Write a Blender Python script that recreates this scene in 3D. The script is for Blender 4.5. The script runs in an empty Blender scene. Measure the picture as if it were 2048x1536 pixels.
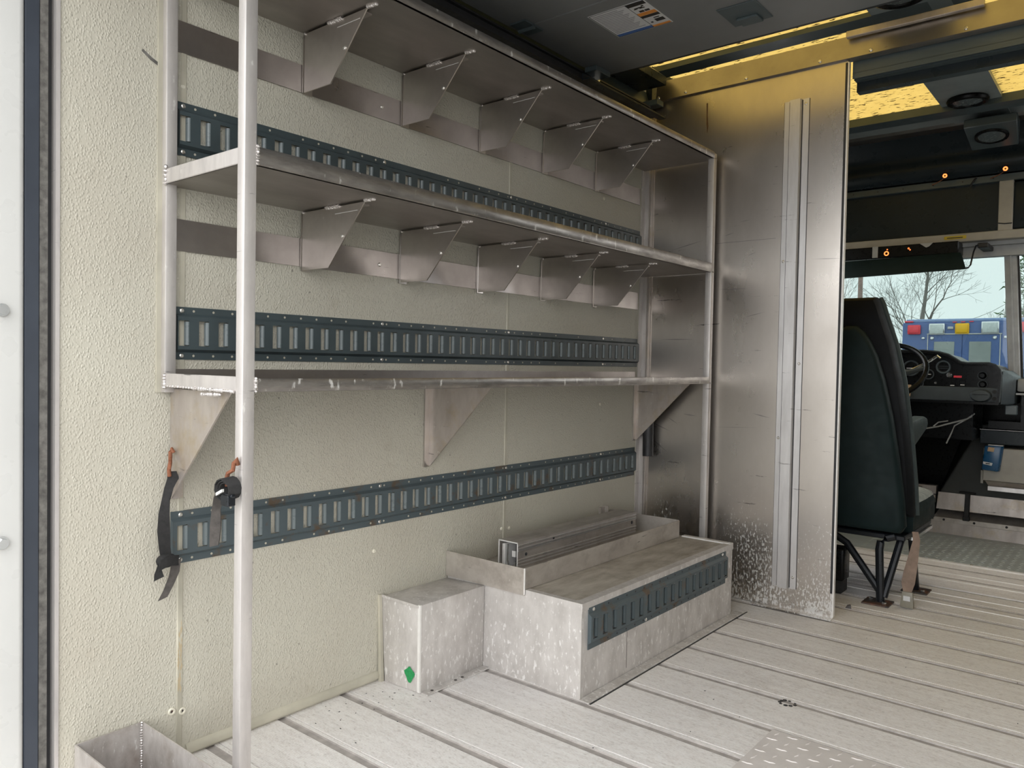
import bpy, bmesh, math, random
from mathutils import Vector, Matrix
random.seed(7)
S = bpy.context.scene
COL = S.collection
PI = math.pi

# ------------------------------------------------------------------ camera, sky, exposure
cam_data = bpy.data.cameras.new('camera')
cam_data.sensor_width = 36.0
cam_data.lens = 36.0 * 1546.7 / 2048.0
cam_data.clip_start = 0.05
cam_data.clip_end = 500.0
camera = bpy.data.objects.new('camera', cam_data)
COL.objects.link(camera)
yaw, pitch, roll = 0.68834, -0.026797, 0.0186
fw = Vector((-math.sin(yaw) * math.cos(pitch), math.cos(yaw) * math.cos(pitch), math.sin(pitch)))
rt = Vector((math.cos(yaw), math.sin(yaw), 0.0))
up = rt.cross(fw)
rt2 = rt * math.cos(roll) + up * math.sin(roll)
up2 = up * math.cos(roll) - rt * math.sin(roll)
camera.matrix_world = Matrix(((rt2.x, up2.x, -fw.x, 1.7821), (rt2.y, up2.y, -fw.y, 0.0), (rt2.z, up2.z, -fw.z, 0.9711), (0, 0, 0, 1)))
S.camera = camera
S.view_settings.view_transform = 'Standard'
S.view_settings.look = 'None'
S.view_settings.gamma = 1.0
S.view_settings.use_curve_mapping = False
S.view_settings.exposure = 0.62
try:
    S.cycles.use_denoising = True
    S.cycles.max_bounces = 10
    S.cycles.diffuse_bounces = 6
    S.cycles.glossy_bounces = 4
    S.cycles.transparent_max_bounces = 8
    S.cycles.caustics_reflective = False
    S.cycles.sample_clamp_indirect = 8.0
except Exception:
    pass

world = bpy.data.worlds.new('overcast_sky')
S.world = world
world.use_nodes = True
nt = world.node_tree
nt.nodes.clear()
n_out = nt.nodes.new('ShaderNodeOutputWorld')
n_bg = nt.nodes.new('ShaderNodeBackground')
n_tc = nt.nodes.new('ShaderNodeTexCoord')
n_sep = nt.nodes.new('ShaderNodeSeparateXYZ')
n_ramp = nt.nodes.new('ShaderNodeMapRange')          # overcast sky, a little brighter overhead
n_ramp.inputs['From Min'].default_value = 0.0
n_ramp.inputs['From Max'].default_value = 1.0
n_ramp.inputs['To Min'].default_value = 2.4
n_ramp.inputs['To Max'].default_value = 2.45
n_noise = nt.nodes.new('ShaderNodeTexNoise')
n_noise.inputs['Scale'].default_value = 2.2
n_noise.inputs['Detail'].default_value = 4.0
n_mix = nt.nodes.new('ShaderNodeMixRGB')
n_mix.inputs[1].default_value = (0.97, 0.985, 1.0, 1)
n_mix.inputs[2].default_value = (1.0, 1.0, 0.99, 1)
nt.links.new(n_tc.outputs['Generated'], n_sep.inputs[0])
nt.links.new(n_sep.outputs['Z'], n_ramp.inputs['Value'])
nt.links.new(n_tc.outputs['Generated'], n_noise.inputs['Vector'])
nt.links.new(n_noise.outputs['Fac'], n_mix.inputs[0])
nt.links.new(n_mix.outputs[0], n_bg.inputs['Color'])
nt.links.new(n_ramp.outputs[0], n_bg.inputs['Strength'])
nt.links.new(n_bg.outputs[0], n_out.inputs['Surface'])

# ------------------------------------------------------------------ materials
class N:
    def __init__(s, name):
        s.m = bpy.data.materials.new(name)
        s.m.use_nodes = True
        s.t = s.m.node_tree
        s.b = s.t.nodes['Principled BSDF']
        s.pos = s.t.nodes.new('ShaderNodeNewGeometry').outputs['Position']
    def link(s, a, b): s.t.links.new(a, b)
    def node(s, k): return s.t.nodes.new(k)
    def mapping(s, scale=(1, 1, 1), rot=(0, 0, 0)):
        n = s.node('ShaderNodeMapping')
        n.inputs['Scale'].default_value = scale
        n.inputs['Rotation'].default_value = rot
        s.link(s.pos, n.inputs['Vector'])
        return n.outputs[0]
    def noise(s, scale, detail=4, rough=0.55, vec=None):
        n = s.node('ShaderNodeTexNoise')
        n.inputs['Scale'].default_value = scale
        n.inputs['Detail'].default_value = detail
        n.inputs['Roughness'].default_value = rough
        s.link(vec if vec is not None else s.pos, n.inputs['Vector'])
        return n.outputs['Fac']
    def ramp(s, fac, a, b, va=0.0, vb=1.0):
        n = s.node('ShaderNodeMapRange')
        n.inputs['From Min'].default_value = a
        n.inputs['From Max'].default_value = b
        n.inputs['To Min'].default_value = va
        n.inputs['To Max'].default_value = vb
        s.link(fac, n.inputs['Value'])
        return n.outputs[0]
    def math(s, op, a, b=None):
        n = s.node('ShaderNodeMath')
        n.operation = op
        for i, v in enumerate((a, b)):
            if v is None: continue
            if isinstance(v, (int, float)): n.inputs[i].default_value = v
            else: s.link(v, n.inputs[i])
        return n.outputs[0]
    def mix(s, fac, a, b):
        n = s.node('ShaderNodeMixRGB')
        for i, v in enumerate((fac, a, b)):
            if isinstance(v, (int, float)): n.inputs[i].default_value = v
            elif isinstance(v, tuple): n.inputs[i].default_value = v + (1,) if len(v) == 3 else v
            else: s.link(v, n.inputs[i])
        return n.outputs[0]
    def axis(s, i):
        n = s.node('ShaderNodeSeparateXYZ')
        s.link(s.pos, n.inputs[0])
        return n.outputs[i]
    def bump(s, height, strength=0.5, dist=0.001):
        n = s.node('ShaderNodeBump')
        n.inputs['Strength'].default_value = strength
        n.inputs['Distance'].default_value = dist
        s.link(height, n.inputs['Height'])
        s.link(n.outputs[0], s.b.inputs['Normal'])
    def set(s, key, v):
        if isinstance(v, (int, float)): s.b.inputs[key].default_value = v
        elif isinstance(v, tuple): s.b.inputs[key].default_value = v + (1,)
        else: s.link(v, s.b.inputs[key])

def plain(name, col, rough=0.5, metal=0.0, vary=0.25, scale=18, emit=None, spec=None):
    n = N(name)
    f = n.ramp(n.noise(scale, 5), 0.3, 0.7)
    d = tuple(c * (1 - vary) for c in col)
    n.set('Base Color', n.mix(f, col, d))
    n.set('Metallic', metal)
    n.set('Roughness', n.ramp(n.noise(scale * 3, 3), 0.2, 0.8, max(0.03, rough - 0.08), min(1, rough + 0.08)))
    if spec is not None: n.set('Specular IOR Level', spec)
    if emit:
        n.set('Emission Color', emit[0]); n.set('Emission Strength', emit[1])
    return n.m

def worn_metal(name, a, b, rough=(0.35, 0.55), metal=0.85, stretch=(14, 14, 14), speck=0.0, speck_scale=90, speck_col=(0.75, 0.74, 0.71),
               scratch=0.0, low=None, streak_axis='z', dirt=None):
    """aluminium with mottled oxide, white corrosion specks, dark scuffs; low = (z_from, z_to) where corrosion grows towards the floor"""
    n = N(name)
    v = n.mapping(stretch)
    base = n.noise(1.0, 7, 0.62, v)
    f = n.ramp(base, 0.32, 0.68)
    col = n.mix(f, a, b)
    if dirt:
        df = n.ramp(n.noise(dirt[1], 6, 0.65), 0.5, 0.72)
        col = n.mix(n.math('MULTIPLY', df, dirt[2]), col, dirt[0])
    met = None
    if speck > 0 or low:
        sv = n.mapping({'z': (1, 1, 0.45), 'x': (0.35, 1, 1), 'o': (1, 1, 1)}[streak_axis])
        sp = n.noise(speck_scale, 5, 0.6, sv)
        thr = 0.72 - 0.25 * speck
        if low:
            z = n.axis(2)
            grow = n.ramp(z, low[0], low[1], 0.0, low[2] if len(low) > 2 else 0.2)
            big = n.ramp(n.noise(3.0, 3), 0.3, 0.7, 0.3, 1.15)
            sp = n.math('ADD', sp, n.math('MULTIPLY', grow, big))
        m = n.ramp(sp, thr, thr + 0.07)
        col = n.mix(n.math('MULTIPLY', m, 0.8), col, speck_col)
        met = n.ramp(m, 0, 1, metal, metal * 0.35)
    if scratch > 0:
        sv = n.mapping((2.2, 2.2, 26), (0.35, 0.25, 0.2))
        sc = n.noise(2.2, 6, 0.7, sv)
        m = n.ramp(sc, 0.66 - 0.06 * scratch, 0.70)
        col = n.mix(n.math('MULTIPLY', m, 0.75), col, (0.05, 0.047, 0.045))
    n.set('Base Color', col)
    n.set('Metallic', met if met is not None else metal)
    n.set('Roughness', n.ramp(base, 0.3, 0.7, rough[0], rough[1]))
    n.bump(n.noise(140, 3), 0.15, 0.0005)
    return n.m

def make_frp():
    n = N('cream_pebbled_panel')
    v = n.mapping((1, 1, 0.72))
    vor = n.node('ShaderNodeTexVoronoi')
    vor.feature = 'SMOOTH_F1'
    vor.inputs['Scale'].default_value = 225
    vor.inputs['Smoothness'].default_value = 0.5
    n.link(v, vor.inputs['Vector'])
    lump = n.math('MULTIPLY', n.ramp(vor.outputs['Distance'], 0.03, 0.60, 1.0, 0.0), n.ramp(n.noise(95, 2, 0.5, v), 0.3, 0.7, 0.25, 1.0))
    big = n.ramp(n.noise(2.3, 5), 0.35, 0.7)
    col = n.mix(big, (0.575, 0.55, 0.465), (0.525, 0.49, 0.41))
    dirt = n.ramp(n.noise(9, 7, 0.7), 0.60, 0.78)
    col = n.mix(n.math('MULTIPLY', dirt, 0.35), col, (0.32, 0.27, 0.20))
    spots = n.ramp(n.noise(55, 3, 0.5), 0.71, 0.76)
    col = n.mix(n.math('MULTIPLY', spots, 0.6), col, (0.10, 0.085, 0.07))
    n.set('Base Color', col)
    n.set('Roughness', 0.36)
    n.bump(lump, 0.75, 0.0022)
    return n.m

def make_floor():
    n = N('oxidised_floor_aluminium')
    v = n.mapping((6, 38, 38))
    f = n.ramp(n.noise(1.0, 8, 0.66, v), 0.3, 0.72)
    col = n.mix(f, (0.90, 0.865, 0.84), (0.68, 0.63, 0.60))
    blotch = n.ramp(n.noise(1.9, 5, 0.6), 0.36, 0.60)
    wv = n.mapping((26, 80, 80))
    white = n.ramp(n.noise(1.0, 6, 0.65, wv), 0.44, 0.62)
    col = n.mix(n.math('MULTIPLY', n.math('MULTIPLY', white, blotch), 0.85), col, (0.90, 0.88, 0.86))
    brown = n.ramp(n.noise(3.1, 6, 0.62), 0.56, 0.72)
    col = n.mix(n.math('MULTIPLY', brown, 0.35), col, (0.36, 0.28, 0.23))
    fine = n.ramp(n.noise(260, 3, 0.6, n.mapping((0.5, 1, 1))), 0.38, 0.66)
    col = n.mix(n.math('MULTIPLY', fine, 0.60), col, (0.96, 0.95, 0.94))
    fine2 = n.ramp(n.noise(120, 4, 0.65, n.mapping((0.45, 1, 1))), 0.54, 0.68)
    col = n.mix(n.math('MULTIPLY', fine2, 0.38), col, (0.40, 0.36, 0.33))
    fleck = n.ramp(n.noise(160, 2, 0.5), 0.72, 0.76)
    col = n.mix(n.math('MULTIPLY', fleck, 0.6), col, (0.16, 0.14, 0.125))
    n.set('Base Color', col)
    n.set('Metallic', 0.08)
    n.set('Roughness', n.ramp(f, 0, 1, 0.5, 0.66))
    y = n.axis(1)
    rib = n.math('SINE', n.math('MULTIPLY', y, 2 * PI / 0.0049))
    n.bump(n.math('ADD', n.math('MULTIPLY', rib, 0.6), n.noise(90, 4)), 0.35, 0.0006)
    return n.m

def make_roof():
    m = bpy.data.materials.new('yellow_translucent_roof')
    m.use_nodes = True
    t = m.node_tree
    t.nodes.clear()
    o = t.nodes.new('ShaderNodeOutputMaterial')
    g = t.nodes.new('ShaderNodeNewGeometry')
    mp = t.nodes.new('ShaderNodeMapping'); mp.inputs['Scale'].default_value = (28, 75, 1)
    t.links.new(g.outputs['Position'], mp.inputs['Vector'])
    no = t.nodes.new('ShaderNodeTexNoise'); no.inputs['Scale'].default_value = 1.0; no.inputs['Detail'].default_value = 3
    t.links.new(mp.outputs[0], no.inputs['Vector'])
    r = t.nodes.new('ShaderNodeMapRange')
    r.inputs['From Min'].default_value = 0.595; r.inputs['From Max'].default_value = 0.635
    t.links.new(no.outputs['Fac'], r.inputs['Value'])
    n2 = t.nodes.new('ShaderNodeTexNoise'); n2.inputs['Scale'].default_value = 16; n2.inputs['Detail'].default_value = 5
    t.links.new(g.outputs['Position'], n2.inputs['Vector'])
    c = t.nodes.new('ShaderNodeMixRGB'); c.inputs[1].default_value = (0.40, 0.285, 0.080, 1); c.inputs[2].default_value = (0.31, 0.205, 0.050, 1)
    t.links.new(n2.outputs['Fac'], c.inputs[0])
    c2 = t.nodes.new('ShaderNodeMixRGB'); c2.inputs[2].default_value = (0.04, 0.025, 0.008, 1)      # leaf litter lying on the roof
    t.links.new(r.outputs[0], c2.inputs[0]); t.links.new(c.outputs[0], c2.inputs[1])
    tr = t.nodes.new('ShaderNodeBsdfTranslucent'); t.links.new(c2.outputs[0], tr.inputs['Color'])
    df = t.nodes.new('ShaderNodeBsdfDiffuse'); t.links.new(c2.outputs[0], df.inputs['Color'])
    mx = t.nodes.new('ShaderNodeMixShader'); mx.inputs[0].default_value = 0.30
    t.links.new(tr.outputs[0], mx.inputs[1]); t.links.new(df.outputs[0], mx.inputs[2])
    t.links.new(mx.outputs[0], o.inputs['Surface'])
    return m

def make_glass(name, tint, gloss=0.06):
    m = bpy.data.materials.new(name)
    m.use_nodes = True
    t = m.node_tree
    t.nodes.clear()
    o = t.nodes.new('ShaderNodeOutputMaterial')
    tr = t.nodes.new('ShaderNodeBsdfTransparent'); tr.inputs['Color'].default_value = tint + (1,)
    gl = t.nodes.new('ShaderNodeBsdfGlossy'); gl.inputs['Roughness'].default_value = 0.02
    fr = t.nodes.new('ShaderNodeFresnel'); fr.inputs['IOR'].default_value = 1.45
    mx = t.nodes.new('ShaderNodeMixShader')
    t.links.new(fr.outputs[0], mx.inputs[0]); t.links.new(tr.outputs[0], mx.inputs[1]); t.links.new(gl.outputs[0], mx.inputs[2])
    t.links.new(mx.outputs[0], o.inputs['Surface'])
    return m

M = {}
M['frp'] = make_frp()
M['floor'] = make_floor()
M['roof'] = make_roof()
M['groove'] = plain('grimy_plank_groove', (0.50, 0.46, 0.435), 0.6, 0.0, 0.35, 30)
M['cream'] = plain('cream_trim_strip', (0.60, 0.565, 0.46), 0.45, vary=0.3, scale=7)
M['post'] = worn_metal('bare_aluminium_post', (0.70, 0.665, 0.64), (0.54, 0.51, 0.495), (0.40, 0.55), 0.55, (30, 30, 7), speck=0.25, speck_scale=60, speck_col=(0.8, 0.78, 0.74), scratch=0.25)
M['shelf'] = worn_metal('shelf_sheet_aluminium', (0.46, 0.43, 0.40), (0.36, 0.33, 0.305), (0.32, 0.42), 0.97, (9, 3, 9), scratch=0.0)
M['lip'] = worn_metal('scuffed_shelf_edge', (0.46, 0.435, 0.41), (0.24, 0.225, 0.215), (0.30, 0.45), 0.9, (40, 9, 40), speck=0.45, speck_scale=40, scratch=0.5)
M['gusset'] = worn_metal('gusset_sheet_aluminium', (0.62, 0.58, 0.545), (0.49, 0.455, 0.425), (0.30, 0.42), 0.95, (8, 8, 8), speck=0.08, speck_scale=110)
M['gusset_low'] = worn_metal('scratched_gusset_aluminium', (0.60, 0.55, 0.51), (0.46, 0.41, 0.38), (0.40, 0.55), 0.75, (16, 16, 6), speck=0.2, speck_scale=80, scratch=0.15, dirt=((0.42, 0.31, 0.12), 11, 0.5))
M['strip'] = worn_metal('dark_backing_strip', (0.40, 0.37, 0.355), (0.30, 0.275, 0.265), (0.26, 0.36), 0.97, (6, 6, 6), scratch=0.15)
M['weld'] = plain('weld_bead_metal', (0.78, 0.74, 0.72), 0.3, 0.85, 0.2, 120)
M['etrack'] = plain('blue_grey_track_paint', (0.058, 0.080, 0.088), 0.38, 0.0, 0.3, 9)
M['etrack_lip_lit'] = plain('track_slot_lip_highlight', (0.155, 0.185, 0.192), 0.3, 0.0, 0.2, 9)  # track paint made paler, the lips' highlights put into the colour
def rusty(name, a, rust, thr):
    n = N(name)
    f = n.ramp(n.noise(14, 6, 0.65), thr, thr + 0.1)
    n.set('Base Color', n.mix(n.math('MULTIPLY', f, 0.85), a, rust))
    n.set('Roughness', 0.5)
    return n.m
M['etrack_rust'] = rusty('rust_stained_track_paint', (0.075, 0.098, 0.108), (0.10, 0.062, 0.032), 0.56)
M['bulkhead'] = worn_metal('bulkhead_sheet_aluminium', (0.60, 0.56, 0.52), (0.50, 0.46, 0.42), (0.24, 0.35), 0.98, (5, 5, 2.2), speck=0.0, speck_scale=130, speck_col=(0.82, 0.81, 0.79), scratch=0.06, low=(0.62, 0.0, 0.37))
M['rib'] = worn_metal('stiffener_aluminium', (0.68, 0.665, 0.66), (0.56, 0.545, 0.54), (0.36, 0.48), 0.85, (30, 30, 5), speck=0.1, speck_scale=60, scratch=0.06)
M['header'] = worn_metal('header_aluminium', (0.41, 0.385, 0.36), (0.33, 0.305, 0.285), (0.3, 0.42), 0.97, (6, 6, 6), scratch=0.1)
M['wheelbox'] = worn_metal('galvanised_wheel_box', (0.72, 0.69, 0.665), (0.54, 0.51, 0.485), (0.42, 0.6), 0.4, (20, 20, 9), speck=0.45, speck_scale=95, speck_col=(0.88, 0.86, 0.84), low=(0.3, 0.0, 0.07))
M['boxtop'] = worn_metal('dirty_box_top', (0.56, 0.52, 0.455), (0.36, 0.32, 0.265), (0.5, 0.7), 0.25, (24, 7, 24), speck=0.15, speck_scale=70, dirt=((0.20, 0.165, 0.13), 9, 0.55))
M['tray'] = worn_metal('grimy_tray_aluminium', (0.58, 0.54, 0.49), (0.44, 0.395, 0.355), (0.4, 0.55), 0.5, (14, 7, 14), speck=0.2, speck_scale=60, scratch=0.1, dirt=((0.2, 0.16, 0.125), 16, 0.4))
M['extrusion'] = worn_metal('ribbed_extrusion_aluminium', (0.56, 0.52, 0.48), (0.42, 0.385, 0.36), (0.38, 0.5), 0.6, (30, 6, 30), dirt=((0.2, 0.15, 0.12), 14, 0.4))
M['bright'] = worn_metal('cut_aluminium_edge', (0.90, 0.88, 0.85), (0.80, 0.78, 0.75), (0.3, 0.4), 0.15, (30, 30, 30))
M['dark'] = plain('dark_shadow_metal', (0.035, 0.035, 0.038), 0.5, 0.2, 0.3, 20)
M['white'] = plain('white_body_paint', (0.72, 0.72, 0.70), 0.3, 0.0, 0.05, 5)
M['slate'] = plain('slate_blue_guide_channel', (0.052, 0.062, 0.082), 0.42, 0.1, 0.2, 8)
M['brush'] = plain('worn_grey_seal', (0.20, 0.19, 0.175), 0.9, 0.0, 0.6, 60)
M['doorpanel'] = plain('grey_overhead_door_skin', (0.20, 0.205, 0.207), 0.4, 0.0, 0.15, 3)
M['liner'] = plain('grey_green_cab_liner', (0.075, 0.098, 0.105), 0.38, 0.0, 0.2, 5)
M['liner_pale'] = plain('pale_roof_liner', (0.26, 0.30, 0.30), 0.35, 0.0, 0.2, 6)
M['liner_dark'] = plain('dark_cab_panel', (0.022, 0.030, 0.035), 0.3, 0.0, 0.2, 5, spec=0.18)
M['beige'] = plain('beige_painted_frame', (0.40, 0.38, 0.33), 0.45, 0.0, 0.2, 10)
M['black'] = plain('black_plastic', (0.006, 0.007, 0.008), 0.3, 0.0, 0.2, 20, spec=0.18)
M['rubber'] = plain('black_rubber', (0.018, 0.018, 0.019), 0.65, 0.0, 0.3, 40)
M['seatcloth'] = plain('dark_green_seat_vinyl', (0.009, 0.020, 0.021), 0.6, 0.0, 0.35, 10, spec=0.18)
M['seatside_lit'] = plain('lit_seat_side_vinyl', (0.06, 0.078, 0.08), 0.5, 0.0, 0.2, 12, spec=0.18)  # vinyl lightened for light falling on the cushion edge; armrest shares it
M['seatblack'] = plain('black_headrest_vinyl', (0.005, 0.006, 0.0075), 0.6, 0.0, 0.2, 12, spec=0.18)
M['seatpale'] = plain('pale_grey_seat_fabric', (0.42, 0.46, 0.46), 0.85, 0.0, 0.4, 40)
M['steel'] = plain('black_painted_steel', (0.016, 0.019, 0.024), 0.32, 0.3, 0.3, 30)
M['rustplate'] = rusty('rusty_base_plate', (0.06, 0.052, 0.048), (0.17, 0.075, 0.045), 0.5)
M['rust'] = plain('rusty_hook', (0.30, 0.115, 0.06), 0.7, 0.3, 0.4, 90)
M['web'] = plain('black_strap_webbing', (0.022, 0.021, 0.021), 0.85, 0.0, 0.5, 60)
M['webgrey'] = plain('faded_strap_webbing', (0.085, 0.075, 0.068), 0.9, 0.0, 0.5, 60)
M['belt'] = plain('brown_seat_belt_webbing', (0.30, 0.215, 0.165), 0.8, 0.0, 0.35, 30)
M['buckle'] = plain('olive_buckle_plastic', (0.27, 0.25, 0.20), 0.45, 0.0, 0.2, 30)
M['paper'] = plain('white_label_print', (0.62, 0.62, 0.62), 0.4, 0.0, 0.05, 20)
M['ink'] = plain('black_label_ink', (0.02, 0.02, 0.022), 0.5, 0.0, 0.1, 20)
M['textgrey'] = plain('grey_text_ink', (0.33, 0.33, 0.34), 0.5, 0.0, 0.1, 20)
M['orange'] = plain('orange_label_ink', (0.72, 0.28, 0.06), 0.4, 0.0, 0.1, 20)
M['blueink'] = plain('blue_label_ink', (0.05, 0.13, 0.36), 0.4, 0.0, 0.1, 20)
M['yellow'] = plain('yellow_sticker', (0.55, 0.42, 0.02), 0.5, 0.0, 0.2, 40)
M['rivet'] = plain('rivet_head_metal', (0.72, 0.70, 0.66), 0.25, 0.8, 0.1, 40)
M['screwwhite'] = plain('cream_screw_cap', (0.78, 0.74, 0.62), 0.35, 0.0, 0.1, 40)
M['hole'] = plain('dark_hole', (0.01, 0.01, 0.01), 0.9)
M['lens'] = plain('frosted_lamp_lens', (0.12, 0.145, 0.15), 0.25, 0.0, 0.1, 30)
M['glow'] = plain('lamp_and_hole_glow', (1.0, 0.32, 0.12), 0.4, emit=((1.0, 0.22, 0.05), 1.6))  # marker lamps, and rings imitating outside light through holes
M['cardblue'] = plain('blue_device_plastic', (0.012, 0.085, 0.20), 0.3, 0.0, 0.15, 10)
M['tan'] = plain('tan_sticker', (0.55, 0.38, 0.22), 0.6, 0.0, 0.2, 80)
M['engine'] = plain('grey_engine_cover', (0.085, 0.088, 0.085), 0.5, 0.0, 0.2, 7, spec=0.18)
M['grille'] = plain('grey_dash_plastic', (0.07, 0.084, 0.092), 0.4, 0.0, 0.15, 20, spec=0.18)
M['paleglass'] = plain('pale_flood_lens', (0.72, 0.78, 0.78), 0.25, 0.0, 0.2, 25)
M['red'] = plain('red_lamp_lens', (0.95, 0.07, 0.10), 0.25, 0.0, 0.15, 20)
M['amber'] = plain('amber_lamp_lens', (1.0, 0.58, 0.015), 0.25, 0.0, 0.1, 20)
M['ambblue'] = plain('blue_ambulance_paint', (0.095, 0.165, 0.40), 0.3, 0.0, 0.12, 2)
M['ambtop'] = plain('light_blue_roof_rail', (0.28, 0.40, 0.68), 0.3, 0.0, 0.12, 2)
M['ambglass'] = plain('grey_ambulance_window', (0.36, 0.40, 0.39), 0.3, 0.0, 0.2, 3)
M['chrome'] = plain('bright_chrome', (0.8, 0.82, 0.83), 0.15, 0.9, 0.1, 10)
M['pinkplate'] = plain('primer_red_bracket', (0.60, 0.27, 0.23), 0.5, 0.2, 0.3, 25)
M['pillar'] = plain('grey_windshield_pillar', (0.40, 0.41, 0.405), 0.45, 0.1, 0.25, 14)
M['bark'] = plain('hazed_grey_bark', (0.30, 0.285, 0.265), 0.9, 0.0, 0.3, 2)  # bark colour lightened for haze
M['bark_hazed'] = plain('hazed_distant_twigs', (0.50, 0.50, 0.47), 0.9, 0.0, 0.3, 2)  # paler again, the haze of distance put into the colour
M['pine'] = plain('dark_pine_needles', (0.10, 0.20, 0.07), 0.8, 0.0, 0.5, 3)
M['polewood'] = plain('reddish_utility_pole', (0.45, 0.32, 0.28), 0.8, 0.0, 0.3, 6)
M['ground'] = plain('pale_gravel_ground', (0.36, 0.355, 0.34), 0.9, 0.0, 0.3, 1.2)
M['hedge'] = plain('brown_winter_hedge', (0.42, 0.41, 0.33), 0.95, 0.0, 0.5, 1.5)
M['tread'] = worn_metal('diamond_tread_plate', (0.76, 0.715, 0.69), (0.64, 0.60, 0.575), (0.45, 0.6), 0.12, (8, 8, 8), speck=0.05)
M['green'] = plain('green_paint_mark', (0.02, 0.34, 0.10), 0.6, 0.0, 0.4, 150)
def make_cabtread():
    n = N('green_grey_cab_tread_plate')
    f = n.ramp(n.noise(5, 5), 0.3, 0.7)
    n.set('Base Color', n.mix(f, (0.50, 0.55, 0.53), (0.38, 0.40, 0.375)))
    n.set('Metallic', 0.3); n.set('Roughness', 0.45)
    return n.m
M['cabtread'] = make_cabtread()
M['glass'] = make_glass('tinted_windshield_glass', (0.455, 0.502, 0.493))

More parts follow.
